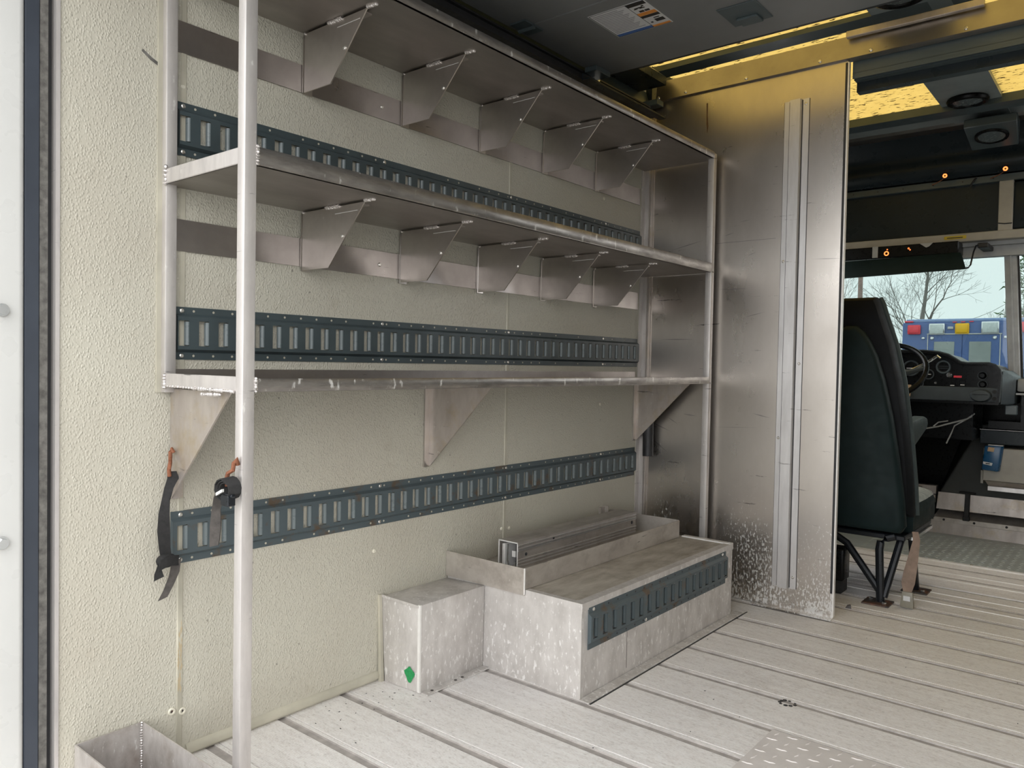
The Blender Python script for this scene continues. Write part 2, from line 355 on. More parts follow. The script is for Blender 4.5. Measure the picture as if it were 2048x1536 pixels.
# ------------------------------------------------------------------ mesh helpers
class MB:
    def __init__(s): s.v = []; s.f = []
    def add(s, vs, fs):
        o = len(s.v)
        s.v += [tuple(p) for p in vs]
        s.f += [tuple(i + o for i in f) for f in fs]
        return s
    def box(s, x0, x1, y0, y1, z0, z1):
        return s.add([(x0, y0, z0), (x1, y0, z0), (x1, y1, z0), (x0, y1, z0), (x0, y0, z1), (x1, y0, z1), (x1, y1, z1), (x0, y1, z1)],
                     [(0, 3, 2, 1), (4, 5, 6, 7), (0, 1, 5, 4), (1, 2, 6, 5), (2, 3, 7, 6), (3, 0, 4, 7)])
    def hexa(s, p):     # 8 points: bottom ring 0-3, top ring 4-7
        return s.add(p, [(0, 3, 2, 1), (4, 5, 6, 7), (0, 1, 5, 4), (1, 2, 6, 5), (2, 3, 7, 6), (3, 0, 4, 7)])
    def prism(s, poly, axis, a, b, closed=True):
        n = len(poly)
        def pt(p, t):
            return {'x': (t, p[0], p[1]), 'y': (p[0], t, p[1]), 'z': (p[0], p[1], t)}[axis]
        vs = [pt(p, a) for p in poly] + [pt(p, b) for p in poly]
        fs = [(i, (i + 1) % n, n + (i + 1) % n, n + i) for i in range(n if closed else n - 1)]
        if closed: fs += [tuple(range(n - 1, -1, -1)), tuple(range(n, 2 * n))]
        return s.add(vs, fs)
    def tube(s, path, r, n=8, cap=True):
        path = [Vector(p) for p in path]
        rs = r if isinstance(r, (list, tuple)) else [r] * len(path)
        rings = []
        ref = Vector((0.31, 0.22, 0.92))
        for i, p in enumerate(path):
            d = (path[min(i + 1, len(path) - 1)] - path[max(i - 1, 0)]).normalized()
            if abs(d.dot(ref)) > 0.97: ref = Vector((0.93, 0.1, 0.2))
            a = d.cross(ref).normalized(); b = d.cross(a)
            rings.append([p + a * rs[i] * math.cos(2 * PI * k / n) + b * rs[i] * math.sin(2 * PI * k / n) for k in range(n)])
        vs = [q for r_ in rings for q in r_]
        fs = []
        for i in range(len(path) - 1):
            for k in range(n):
                k2 = (k + 1) % n
                fs.append((i * n + k, i * n + k2, (i + 1) * n + k2, (i + 1) * n + k))
        if cap:
            fs.append(tuple(range(n - 1, -1, -1)))
            fs.append(tuple((len(path) - 1) * n + k for k in range(n)))
        return s.add(vs, fs)
    def disc(s, c, axis, r, h, n=12, dome=0.0):
        """short cylinder starting at c going along axis (vector) by h, optional dome"""
        c = Vector(c); d = Vector(axis).normalized()
        a = d.orthogonal().normalized(); b = d.cross(a)
        prof = [(r, 0), (r, h)] if not dome else [(r, 0), (r * 0.95, h * 0.5), (r * 0.6, h * 0.88)]
        vs = []
        for (rr, hh) in prof:
            vs += [c + d * hh + a * rr * math.cos(2 * PI * k / n) + b * rr * math.sin(2 * PI * k / n) for k in range(n)]
        fs = []
        for i in range(len(prof) - 1):
            for k in range(n):
                k2 = (k + 1) % n
                fs.append((i * n + k, i * n + k2, (i + 1) * n + k2, (i + 1) * n + k))
        fs.append(tuple((len(prof) - 1) * n + k for k in range(n)))
        fs.append(tuple(range(n - 1, -1, -1)))
        return s.add(vs, fs)
    def ring(s, c, axis, R, r, n=28, m=8, squash=1.0):
        c = Vector(c); d = Vector(axis).normalized()
        a = d.orthogonal().normalized(); b = d.cross(a)
        vs = []; fs = []
        for i in range(n):
            t = 2 * PI * i / n
            e = a * math.cos(t) + b * math.sin(t)
            for k in range(m):
                u = 2 * PI * k / m
                vs.append(c + e * (R + r * math.cos(u)) + d * r * squash * math.sin(u))
        for i in range(n):
            for k in range(m):
                fs.append((i * m + k, ((i + 1) % n) * m + k, ((i + 1) % n) * m + (k + 1) % m, i * m + (k + 1) % m))
        return s.add(vs, fs)
    def ribbon(s, pts, th=0.0025):
        """pts: (centre, half width vector); a strap with thickness"""
        vs = []; fs = []
        P = [Vector(p) for p, w in pts]; Wd = [Vector(w) for p, w in pts]
        for i in range(len(P)):
            d = P[min(i + 1, len(P) - 1)] - P[max(i - 1, 0)]
            nrm = d.cross(Wd[i])
            nrm = nrm.normalized() * th / 2 if nrm.length > 1e-9 else Vector((th / 2, 0, 0))
            vs += [P[i] - Wd[i] - nrm, P[i] + Wd[i] - nrm, P[i] + Wd[i] + nrm, P[i] - Wd[i] + nrm]
        for i in range(len(P) - 1):
            for k in range(4):
                fs.append((i * 4 + k, i * 4 + (k + 1) % 4, (i + 1) * 4 + (k + 1) % 4, (i + 1) * 4 + k))
        fs.append((3, 2, 1, 0)); e = (len(P) - 1) * 4
        fs.append((e, e + 1, e + 2, e + 3))
        return s.add(vs, fs)
    def loft(s, rings, cap=True):
        n = len(rings[0]); vs = [p for r in rings for p in r]; fs = []
        for i in range(len(rings) - 1):
            for k in range(n):
                fs.append((i * n + k, i * n + (k + 1) % n, (i + 1) * n + (k + 1) % n, (i + 1) * n + k))
        if cap:
            fs.append(tuple(range(n - 1, -1, -1))); fs.append(tuple((len(rings) - 1) * n + k for k in range(n)))
        return s.add(vs, fs)
    def ell(s, c, rx, ry, rz, n=14, m=8):
        rings = []
        for i in range(1, m):
            t = PI * i / m
            rings.append([(c[0] + rx * math.sin(t) * math.cos(2 * PI * k / n), c[1] + ry * math.sin(t) * math.sin(2 * PI * k / n), c[2] - rz * math.cos(t)) for k in range(n)])
        return s.loft(rings)

ORG = {}
def mesh_of(name, mb, mat, org=(0, 0, 0), bevel=0.0, seg=1, smooth=35):
    me = bpy.data.meshes.new(name)
    me.from_pydata([(p[0] - org[0], p[1] - org[1], p[2] - org[2]) for p in mb.v], [], mb.f)
    bm = bmesh.new(); bm.from_mesh(me)
    bmesh.ops.recalc_face_normals(bm, faces=bm.faces)
    if bevel:
        es = [e for e in bm.edges if len(e.link_faces) == 2 and e.calc_face_angle(0) > 0.6]
        bmesh.ops.bevel(bm, geom=es, offset=bevel, segments=seg, affect='EDGES', profile=0.5, clamp_overlap=True)
    bm.to_mesh(me); bm.free()
    me.materials.append(mat)
    if smooth:
        me.shade_smooth()
        me.set_sharp_from_angle(angle=math.radians(smooth))
    return me

def part(name, mb, mat, parent=None, bevel=0.0, seg=1, smooth=35, kind=None, label=None):
    org = ORG[parent] if parent is not None else (0, 0, 0)
    o = bpy.data.objects.new(name, mesh_of(name, mb, mat, org, bevel, seg, smooth))
    COL.objects.link(o)
    if parent is not None: o.parent = parent
    ORG[o] = org
    if kind: o['kind'] = kind
    if label: o['label'] = label
    return o

def again(src, parent, off=(0, 0, 0), name=None):
    """a copy of a part sharing its mesh, moved by off"""
    o = src.copy(); COL.objects.link(o); o.parent = parent
    o.location = (src.location[0] + off[0], src.location[1] + off[1], src.location[2] + off[2])
    ORG[o] = ORG[parent]
    return o

def tag(o, label, cat, group=None):
    o['label'] = label; o['category'] = cat
    if group: o['group'] = group
    return o

def thing(name, label, cat, loc, group=None):
    o = bpy.data.objects.new(name, None); COL.objects.link(o)
    o.location = loc; o.empty_display_size = 0.05
    ORG[o] = tuple(loc)
    return tag(o, label, cat, group)

def struct(name, mb, mat, **k): return part(name, mb, mat, None, kind='structure', **k)
def holder(name, loc=(0, 0, 0)):
    o = bpy.data.objects.new(name, None); COL.objects.link(o); o.location = loc; o['kind'] = 'structure'; ORG[o] = tuple(loc); return o

WR = 2.30        # right wall
BY = 3.10        # bulkhead face
RZ = 2.33        # roof sheet

# ------------------------------------------------------------------ setting: ground, floor
struct('ground', MB().box(-160, 160, -60, 260, -0.98, -0.78), M['ground'])
floor = struct('floor', MB().box(-0.06, WR, 0.60, 5.55, -0.09, -0.012), M['dark'])
PITCH = 0.2065
pl0 = None
def plank_mb(x0, x1, h=PITCH):
    p = [(0.0, -0.011), (0.0, -0.0035), (0.020, -0.0035), (0.0215, 0.0), (0.034, 0.0), (0.0345, -0.0022), (0.0375, -0.0022), (0.038, 0.0), (h - 0.002, 0.0), (h - 0.0005, -0.0035), (h, -0.011)]
    return MB().prism([(a, b) for a, b in p], 'x', x0, x1)
y = 2.026 - 7 * PITCH
k = 0
while y < 4.36:
    if pl0 is None:
        pl0 = part('plank', plank_mb(-0.02, WR), M['floor'], floor, smooth=0); pl0.location = (0, y, 0)
        pl0.data.materials.append(M['groove'])
        for p_ in pl0.data.polygons:
            if p_.center.z < -0.0017 and p_.center.y < 0.05: p_.material_index = 1
    else:
        again(pl0, floor, (0, y - pl0.location.y, 0))
    y += PITCH
part('sill_plate', MB().box(-0.02, WR, 0.601, 2.026 - 7 * PITCH - 0.001, -0.011, 0.002), M['floor'], floor)
# fine raised lines of the narrower cab flooring
part('floor_seam', MB().box(0.0, WR, 3.335, 3.339, -0.002, 0.0012).box(0.0, WR, 3.62, 3.626, -0.002, 0.003).box(0.0, WR, 3.78, 3.785, -0.002, 0.003).box(0.0, WR, 3.90, 3.905, -0.002, 0.003).box(0.0, WR, 4.05, 4.056, -0.002, 0.003).box(0.0, WR, 4.19, 4.196, -0.002, 0.003), M['bright'], floor, kind='stuff')
ct = part('cab_tread_plate', MB().box(-0.02, WR, 4.425, 5.19, -0.011, 0.004), M['cabtread'], floor)
part('tread_edge', MB().box(-0.02, WR, 4.415, 4.437, -0.003, 0.007), M['bright'], floor)
lug = MB()
def lug_at(mb, x, y, a, L=0.015, W_=0.004, z=0.004, h=0.0018):
    c, s_ = math.cos(a), math.sin(a)
    ring0 = [(-L, 0), (0, -W_), (L, 0), (0, W_)]
    b = [(x + p * c - q * s_, y + p * s_ + q * c, z) for p, q in ring0]
    t = [(x + (p * c - q * s_) * 0.6, y + (p * s_ + q * c) * 0.6, z + h) for p, q in ring0]
    mb.add(b + t, [(4, 5, 6, 7), (0, 1, 5, 4), (1, 2, 6, 5), (2, 3, 7, 6), (3, 0, 4, 7)])
for i in range(28):
    for j in range(17):
        lug_at(lug, 0.60 + i * 0.04, 4.46 + j * 0.04, (0.785 if (i + j) % 2 else -0.785))
part('tread_lugs', lug, M['cabtread'], floor, kind='stuff', smooth=0)
part('screw', MB().disc((1.13, 4.433, 0.004), (0, 0, 1), 0.008, 0.006, 10, 1), M['rivet'], floor)
part('screw', MB().disc((0.99, 4.433, 0.004), (0, 0, 1), 0.008, 0.006, 10, 1), M['rivet'], floor)

rg = MB(); rnd_ = random.Random(12)
for i in range(9):
    a = 2 * PI * i / 9
    rg.disc((1.003 + 0.022 * math.cos(a) + rnd_.uniform(-.004, .004), 2.232 + 0.018 * math.sin(a), 0.0), (0, 0, 1), rnd_.uniform(0.003, 0.007), 0.0006, 7)
part('stain_mark', rg, M['dark'], floor, kind='stuff')
db = MB()
for i in range(46):
    x_, y_ = (rnd_.uniform(0.03, 0.30), rnd_.uniform(1.25, 1.56)) if i < 26 else (rnd_.uniform(0.58, 1.6), rnd_.uniform(1.5, 3.0))
    a = rnd_.uniform(0, PI); L_ = rnd_.uniform(0.0015, 0.004)
    lug_at(db, x_, y_, a, L_, L_ * 0.45, 0.0002, 0.0012)
part('grit', db, M['dark'], floor, kind='stuff', smooth=0)

# diamond plate let into the cargo floor
tp = thing('tread_plate', 'square of diamond tread plate screwed onto the plank floor, bottom edge of the photo', 'plate', (1.35, 1.65, 0.0))
part('plate', MB().box(1.033, 1.80, 1.20, 2.037, 0.0005, 0.0035), M['tread'], tp, bevel=0.001)
lug = MB()
for i in range(19):
    for j in range(21):
        lug_at(lug, 1.053 + i * 0.04, 1.22 + j * 0.04, (0.15 if (i + j) % 2 else 1.35), 0.015, 0.0035, 0.0035, 0.0018)
part('raised_lugs', lug, M['tread'], tp, kind='stuff', smooth=0)

# ------------------------------------------------------------------ left wall
wl = struct('wall_left', MB().box(-0.09, -0.031, 0.45, BY + 0.03, -0.09, RZ + 0.02), M['white'])
for (a, b) in ((0.655, 0.9235), (0.9245, 2.1355), (2.1365, BY)):
    part('wall_panel', MB().box(-0.03, 0.0, a, b, 0.0, 2.125), M['frp'], wl)
part('seam_strip', MB().prism([(0.0, 0.9165), (0.0025, 0.9185), (0.0025, 0.9295), (0.0, 0.9315)], 'z', 0.0, 2.12), M['cream'], wl)
part('seam_strip', MB().prism([(0.0, 2.1285), (0.0025, 2.1305), (0.0025, 2.1415), (0.0, 2.1435)], 'z', 0.0, 2.12), M['cream'], wl)
sc = None
for (y, z) in ((1.528, 0.399), (2.122, 0.375), (2.165, 0.371), (2.753, 0.806), (0.923, 1.609), (2.784, 0.332), (2.75, 1.667)):
    if sc is None:
        sc = part('screw_cap', MB().disc((0.0, y, z), (1, 0, 0), 0.0065, 0.004, 10, 1), M['screwwhite'], wl); s0 = (y, z)
    else: again(sc, wl, (0, y - s0[0], z - s0[1]))
for (y, z) in ((0.905, 0.122), (0.931, 0.115)):
    q = part('screw_cap', MB().ring((0.0015, y, z), (1, 0, 0), 0.0065, 0.0030, 14, 6), M['screwwhite'], wl)
    part('socket', MB().disc((0.0, y, z), (1, 0, 0), 0.0045, 0.001, 10), M['rustplate'], q)
part('scrape_mark', MB().add([(0.0006, 0.825, 1.662), (0.0006, 0.845, 1.648), (0.0006, 0.869, 1.637), (0.0006, 0.866, 1.647), (0.0006, 0.848, 1.655), (0.0006, 0.828, 1.668)], [(0, 1, 2, 3, 4, 5)]), M['brush'], wl)
part('cove_panel', MB().prism([(-0.0, 2.125), (-0.067, 2.33), (-0.09, 2.33), (-0.03, 2.125)], 'y', 0.62, BY + 0.05), M['liner'], wl)
# vertical rust run on the seam
rs = MB()
for k in range(34):
    a_ = random.random(); z_ = 0.165 + 0.17 * a_; w_ = 0.0012 + 0.0022 * random.random() * (1 - abs(a_ - 0.45)); y_ = 0.9195 + 0.0085 * random.random()
    rs.add([(0.0027 + k * 0.00002, y_ - w_, z_), (0.0027 + k * 0.00002, y_, z_ - 0.006 - 0.008 * random.random()), (0.0027 + k * 0.00002, y_ + w_, z_), (0.0027 + k * 0.00002, y_, z_ + 0.008)], [(0, 1, 2, 3)])
part('rust_stain', rs, plain('rust_stain', (0.56, 0.46, 0.30), 0.6, 0, 0.15, 60), wl, kind='stuff')
struct('baseboard_left', MB().prism([(0.0, 0.006), (0.009, 0.008), (0.010, 0.020), (0.005, 0.028), (0.0, 0.030)], 'y', 0.94, 1.545), M['cream'], smooth=60)

# rear door frame seen edge on at the left
t1 = struct('trim_1', MB().box(-0.10, 0.004, 0.30, 0.590, -0.09, RZ + 0.05), M['white'], bevel=0.012, seg=3)
for z in (1.059, 0.589):
    b = part('bolt', MB().disc((0.004, 0.548, z), (1, 0, 0), 0.013, 0.004, 14), M['chrome'], t1)
    part('nut', MB().disc((0.008, 0.548, z), (1, 0, 0), 0.010, 0.009, 6), M['chrome'], b)
struct('trim_12', MB().box(-0.10, WR + 0.10, 0.36, 0.595, 2.10, RZ + 0.08).box(WR + 0.0, WR + 0.10, 0.30, 0.60, -0.09, 2.10), M['white'], bevel=0.01)
struct('trim_2', MB().box(-0.05, -0.002, 0.5905, 0.6185, -0.05, RZ), M['slate'], bevel=0.002)
struct('trim_3', MB().box(-0.05, -0.004, 0.619, 0.6345, -0.05, RZ), M['brush'])
struct('trim_4', MB().box(-0.05, -0.020, 0.635, 0.6465, -0.05, RZ), M['dark'])
struct('trim_5', MB().box(-0.03, 0.004, 0.6465, 0.6548, 0.0, 2.12), M['post'])

# right wall (behind the picture edge), rear face header
struct('wall_right', MB().box(WR, WR + 0.06, 0.60, BY + 0.03, -0.09, RZ + 0.02), M['white'])

# ------------------------------------------------------------------ bulkhead
OX = 0.862
wf = struct('wall_front', MB().box(-0.03, OX, BY, BY + 0.012, 0.004, 2.15), M['bulkhead'])
part('header', MB().prism([(BY - 0.004, 2.146), (BY - 0.016, 2.150), (BY - 0.002, 2.238), (BY + 0.02, 2.240), (BY + 0.02, 2.146)], 'x', 0.045, WR), M['header'], wf)
rv = None
for x in (0.06, 0.19, 0.463, 0.76, 0.945, 1.255, 1.55):
    if rv is None: rv = part('rivet', MB().disc((x, BY - 0.015, 2.163), (0, -1, 0), 0.0065, 0.004, 10, 1), M['rivet'], wf); rx0 = x
    else: again(rv, wf, (x - rx0, 0, 0))
part('stop_bar', MB().box(0.86, 1.31, BY - 0.034, BY - 0.012, 2.222, 2.246), M['gusset_low'], wf, bevel=0.002)
part('edge_lip', MB().box(OX + 0.001, OX + 0.006, BY - 0.006, BY + 0.012, 0.01, 2.14), M['bright'], wf)
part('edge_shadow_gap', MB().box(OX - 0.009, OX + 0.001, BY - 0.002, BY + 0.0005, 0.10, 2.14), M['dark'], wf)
part('base_angle', MB().prism([(BY, 0.0), (BY - 0.030, 0.0), (BY - 0.030, 0.0045), (BY - 0.004, 0.006), (BY - 0.004, 0.03), (BY, 0.03)], 'x', 0.545, OX + 0.004), M['bulkhead'], wf)
part('seam_line', MB().box(0.345, 0.60, BY - 0.0008, BY, 1.4955, 1.4975), M['strip'], wf)
hat = [(0.6235, BY), (0.6235, BY - 0.003), (0.645, BY - 0.003), (0.649, BY - 0.017), (0.689, BY - 0.017), (0.693, BY - 0.003), (0.7205, BY - 0.003), (0.7205, BY)]
st = part('stiffener', MB().prism(hat, 'z', 0.088, 2.035), M['rib'], wf)
part('shadow_gap_line', MB().box(0.6425, 0.6452, BY - 0.0036, BY - 0.0028, 0.092, 2.032).box(0.6932, 0.6965, BY - 0.0036, BY - 0.0028, 0.092, 2.032).box(0.6215, 0.6235, BY - 0.0008, BY, 0.088, 2.035).box(0.7205, 0.7225, BY - 0.0008, BY, 0.088, 2.035), M['dark'], st)  # dark strips laid on for the shadow beside hat and flanges
for (x, z) in ((0.707, 2.015), (0.634, 1.40), (0.709, 0.99), (0.634, 0.69), (0.708, 0.135)):
    part('rivet', MB().disc((x, BY - 0.003, z), (0, -1, 0), 0.006, 0.004, 10, 1), M['rivet'], st)
part('rust_streak', MB().add([(0.283, BY - 0.0006, 2.10), (0.290, BY - 0.0006, 2.10), (0.290, BY - 0.0006, 2.05), (0.294, BY - 0.0006, 2.0), (0.290, BY - 0.0006, 1.97), (0.285, BY - 0.0006, 2.01), (0.284, BY - 0.0006, 2.06)], [(0, 1, 2, 3, 4, 5, 6)]), plain('rust_streak', (0.12, 0.06, 0.02), 0.7, 0, 0.6, 80), wf)
# scuffs on the sheet
scf = MB()
random.seed(3)
for (x, z, L, a, w) in ((0.40, 1.53, 0.05, 0.25, 0.003), (0.47, 1.58, 0.05, 0.12, 0.002), (0.50, 1.44, 0.05, 0.3, 0.0025), (0.42, 1.30, 0.14, -0.02, 0.004), (0.52, 1.19, 0.09, 0.22, 0.003), (0.56, 0.775, 0.08, -0.2, 0.005), (0.10, 0.70, 0.10, -0.35, 0.006), (0.16, 0.73, 0.06, -0.5, 0.004), (0.09, 0.62, 0.12, -0.6, 0.004), (0.24, 0.76, 0.07, -0.1, 0.005), (0.17, 1.09, 0.17, 0.0, 0.005), (0.21, 1.50, 0.16, 0.2, 0.004), (0.80, 1.40, 0.11, -0.04, 0.003), (0.45, 0.72, 0.2, 0.05, 0.002)):
    c, s_ = math.cos(a), math.sin(a)
    pts = [(-L / 2, 0), (0, -w / 2), (L / 2, 0), (0, w / 2)]
    scf.add([(x + p * c - q * s_, BY - 0.0005, z + p * s_ + q * c) for p, q in pts], [(0, 1, 2, 3)])
part('scuff_marks', scf, M['strip'], wf, kind='stuff')
struct('trim_6', MB().box(0.0, 0.003, BY - 0.045, BY - 0.001, 0.03, 2.11).box(0.0, 0.022, BY - 0.016, BY - 0.0005, 0.03, 2.11), M['post'])
struct('trim_7', MB().box(0.024, 0.030, BY - 0.006, BY - 0.0005, 0.03, 2.10).box(0.036, 0.041, BY - 0.004, BY - 0.0005, 0.03, 2.10), M['gusset_low'])
# sliding door rails above the opening
struct('trim_8', MB().box(OX + 0.008, WR, BY + 0.03, BY + 0.05, 2.105, 2.215).box(OX + 0.008, WR, BY + 0.05, BY + 0.085, 2.085, 2.098).box(OX + 0.008, WR, BY + 0.03, BY + 0.034, 2.085, 2.106), M['liner'])
struct('trim_9', MB().box(OX + 0.008, WR, BY + 0.088, BY + 0.13, 2.05, 2.13), M['liner_dark'])

# ------------------------------------------------------------------ ceiling
ceil = struct('ceiling', MB().box(0.93, 1.19, 0.62, 4.80, RZ - 0.02, RZ + 0.01), M['liner_pale'])
def sheet(x0, x1, y0, y1, z):
    return MB().add([(x0, y0, z), (x1, y0, z), (x1, y1, z), (x0, y1, z)], [(0, 1, 2, 3)])
part('roof_sheet', sheet(-0.067, 0.93, 0.60, 4.78, RZ), M['roof'], ceil)
part('roof_sheet', sheet(1.19, WR, 0.60, 4.78, RZ), M['roof'], ceil)
part('roof_bow', MB().hexa([(-0.06, 3.135, 2.302), (WR, 3.135, 2.318), (WR, 3.225, 2.318), (-0.06, 3.225, 2.302), (-0.06, 3.135, RZ - 0.003), (WR, 3.135, RZ - 0.003), (WR, 3.225, RZ - 0.003), (-0.06, 3.225, RZ - 0.003)]), M['liner'], ceil)
part('roof_bow', MB().box(-0.06, WR, 4.43, 4.545, 2.285, RZ - 0.003), M['liner'], ceil)
part('roof_bow', MB().box(-0.06, WR, 0.60, 0.66, 2.16, RZ + 0.04), M['liner'], ceil)
part('side_rail', MB().prism([(-0.09, 2.20), (0.112, 2.20), (0.112, 2.235), (0.0, RZ - 0.004), (-0.09, RZ - 0.004)], 'y', 0.62, 3.055), M['liner_dark'], ceil)
part('front_liner', MB().box(-0.06, WR, 4.545, 4.77, 2.318, 2.327), M['liner_pale'], ceil)
part('roof_skin', MB().box(-0.09, WR + 0.06, 4.78, 5.6, RZ, RZ + 0.03), M['white'], ceil)
# sloping front bulk of the cab roof, a curved dark sheet
prof = [(4.85, 2.318), (4.90, 2.285), (4.945, 2.235), (4.96, 2.20), (4.955, 2.17), (4.945, 2.135), (4.955, 2.10), (4.985, 2.078), (5.04, 2.075), (5.04, 2.318)]
part('front_cowl', MB().prism(prof, 'x', 0.0, WR), M['liner_dark'], ceil, smooth=60)
part('liner_strip', MB().box(-0.02, WR, 4.77, 4.86, 2.30, 2.318), M['header'], ceil)

def dome(cx, cy, cz, r, label, tilt=(0, 0, -1)):
    t = thing('dome_light', label, 'light', (cx, cy, cz))
    part('bezel', MB().ring((cx, cy, cz), tilt, r * 0.86, r * 0.17, 32, 8), M['black'], t)
    part('lens', MB().disc((cx, cy, cz), tilt, r * 0.82, 0.010, 24, 1), M['lens'], t)
    return t
dome(1.062, 2.99, 2.298, 0.095, 'round black-rimmed dome light on the roof liner at the top edge of the photo')
dome(1.055, 4.36, 2.300, 0.090, 'round black-rimmed dome light between the two yellow roof panels of the cab')
lb = thing('lamp_box', 'dark wedge-shaped lamp box under the cab roof, just behind the marker lamps', 'light', (1.13, 4.66, 2.20))
part('housing', MB().hexa([(1.00, 4.60, 2.232), (1.235, 4.60, 2.232), (1.215, 4.86, 2.175), (1.00, 4.86, 2.175), (1.00, 4.60, 2.275), (1.235, 4.60, 2.275), (1.215, 4.88, 2.31), (1.00, 4.88, 2.31)]), M['liner'], lb, bevel=0.004)
tv = Vector((0, -0.21, -0.98))
q = part('bezel', MB().ring((1.11, 4.72, 2.203), tv, 0.070, 0.009, 28, 8), M['black'], lb)
part('lens', MB().disc((1.11, 4.72, 2.204), tv, 0.065, 0.004, 24), M['lens'], lb)

# ------------------------------------------------------------------ cab shell
cl = struct('wall_cab_left', MB().box(-0.06, 0.0, BY + 0.03, 5.55, -0.09, 0.95).box(-0.06, 0.0, BY + 0.03, 5.55, 1.75, RZ).box(-0.06, 0.0, BY + 0.03, 3.95, 0.95, 1.75).box(-0.06, 0.0, 5.0, 5.55, 0.95, 1.75), M['liner_dark'])
struct('wall_cab_right', MB().box(WR, WR + 0.05, BY + 0.03, 5.55, 2.0, RZ).box(WR, WR + 0.05, BY + 0.03, 5.55, -0.09, 1.15).box(WR, WR + 0.05, BY + 0.03, 4.2, 1.15, 2.0), M['liner_dark'])
struct('wall_cab_front', MB().box(0.0, WR, 5.50, 5.55, -0.09, 0.90).box(0.0, WR, 5.20, 5.50, 0.84, 0.90).box(0.0, WR, 5.24, 5.30, 1.70, 2.33), M['black'])
hd = struct('trim_10', MB().box(0.0, WR, 5.15, 5.215, 1.632, 1.715), M['pillar'])
win = struct('window_1', MB().box(0.0, WR, 5.175, 5.235, 0.885, 0.945), M['grille'], bevel=0.006)
pp = part('centre_pillar', MB().hexa([(1.166, 5.185, 0.93), (1.226, 5.185, 0.93), (1.226, 5.235, 0.93), (1.166, 5.235, 0.93), (1.122, 5.185, 1.70), (1.184, 5.185, 1.70), (1.184, 5.235, 1.70), (1.122, 5.235, 1.70)]), M['pillar'], win, bevel=0.004)
part('pillar_web', MB().hexa([(1.196, 5.170, 0.93), (1.203, 5.170, 0.93), (1.203, 5.186, 0.93), (1.196, 5.186, 0.93), (1.152, 5.170, 1.69), (1.159, 5.170, 1.69), (1.159, 5.186, 1.69), (1.152, 5.186, 1.69)]), M['pillar'], pp)
part('rubber_seal', MB().hexa([(1.227, 5.20, 0.93), (1.237, 5.20, 0.93), (1.237, 5.225, 0.93), (1.227, 5.225, 0.93), (1.185, 5.20, 1.66), (1.195, 5.20, 1.66), (1.195, 5.225, 1.66), (1.185, 5.225, 1.66)]), M['rubber'], pp)
br = part('pillar_bracket', MB().box(1.122, 1.215, 5.166, 5.184, 1.655, 1.712), M['pinkplate'], win, bevel=0.002)
for (x, z) in ((1.17, 1.70), (1.17, 1.672), (1.202, 1.70), (1.202, 1.672)):
    part('rivet', MB().disc((x, 5.166, z), (0, -1, 0), 0.0045, 0.003, 8, 1), M['dark'], br)
part('pane', MB().box(0.01, 1.160, 5.205, 5.210, 0.93, 1.66), M['glass'], win)
part('pane', MB().box(1.20, WR - 0.01, 5.205, 5.210, 0.93, 1.66), M['glass'], win)

# ================================================================== THINGS
# ------------------------------------------------------------------ shelf rack
rack = thing('shelf_rack', 'three-tier bare aluminium shelf rack welded along the cream wall', 'shelf', (0.17, 1.97, 0.0))
PX0, PX1 = 0.326, 0.354
SY0, SY1 = 0.874, 3.076
def post(x0, x1, y0, y1, z0, z1): return part('post', MB().box(x0, x1, y0, y1, z0, z1), M['post'], rack, bevel=0.0025, seg=2)
post(PX0, PX1, 0.870, 0.898, 0.0, 2.05)
post(0.322, 0.350, 3.048, 3.074, 0.001, 1.868)
wpz = post(0.0005, 0.021, 0.873, 0.900, 0.888, 2.06)
part('wall_flange', MB().box(0.0005, 0.003, 0.862, 0.875, 0.888, 2.06), M['cream'], wpz)
def weld(pts, parent, r=0.004):
    mb = MB()
    for i, p in enumerate(pts): mb.ell(p, r * (0.8 + 0.4 * random.random()), r * (0.9 + 0.5 * random.random()), r * (0.8 + 0.4 * random.random()), 7, 5)
    return part('weld_bead', mb, M['weld'], parent)
def line(a, b, n): return [tuple(a[k] + (b[k] - a[k]) * i / (n - 1) for k in range(3)) for i in range(n)]
for (nm, zb, lipz) in (('top', 1.845, 1.872), ('middle', 1.370, 1.408), ('bottom', 0.901, 0.929)):
    sh = part('shelf', MB().box(0.003, 0.350, SY0, SY1, zb, zb + 0.003), M['shelf'], rack)
    y0 = 0.900 if nm != 'top' else SY0
    lipx = 0.352
    part('front_lip', MB().prism([(0.341, zb), (lipx - 0.003, zb), (lipx, zb + 0.003), (lipx, lipz - 0.003), (lipx - 0.002, lipz), (0.344, lipz), (0.344, lipz - 0.003), (0.341, zb + 0.006)], 'y', y0, 3.046), M['lip'], sh, smooth=50)
    part('end_lip', MB().box(0.021, 0.327, 0.872, 0.878, zb, lipz + (0.004 if nm == 'bottom' else -0.004)), M['post'], sh, bevel=0.0015)
    if nm != 'top':
        weld(line((0.353, 0.9005, zb + 0.002), (0.353, 0.9005, lipz), 7), sh, 0.004)
        weld(line((0.022, 0.871, zb), (0.022, 0.871, lipz), 5), sh, 0.005)
    if nm == 'bottom':
        part('back_upstand', MB().box(0.0005, 0.004, 0.905, 3.03, zb, 0.943), M['strip'], sh)
        weld(line((0.16, 0.871, zb + 0.002), (0.32, 0.871, zb + 0.001), 18), sh, 0.0045)
        weld(line((0.19, 0.872, zb - 0.010), (0.262, 0.872, zb - 0.008), 9), sh, 0.0045)
        weld(line((0.025, 0.871, zb + 0.003), (0.16, 0.871, zb + 0.002), 12), sh, 0.003)
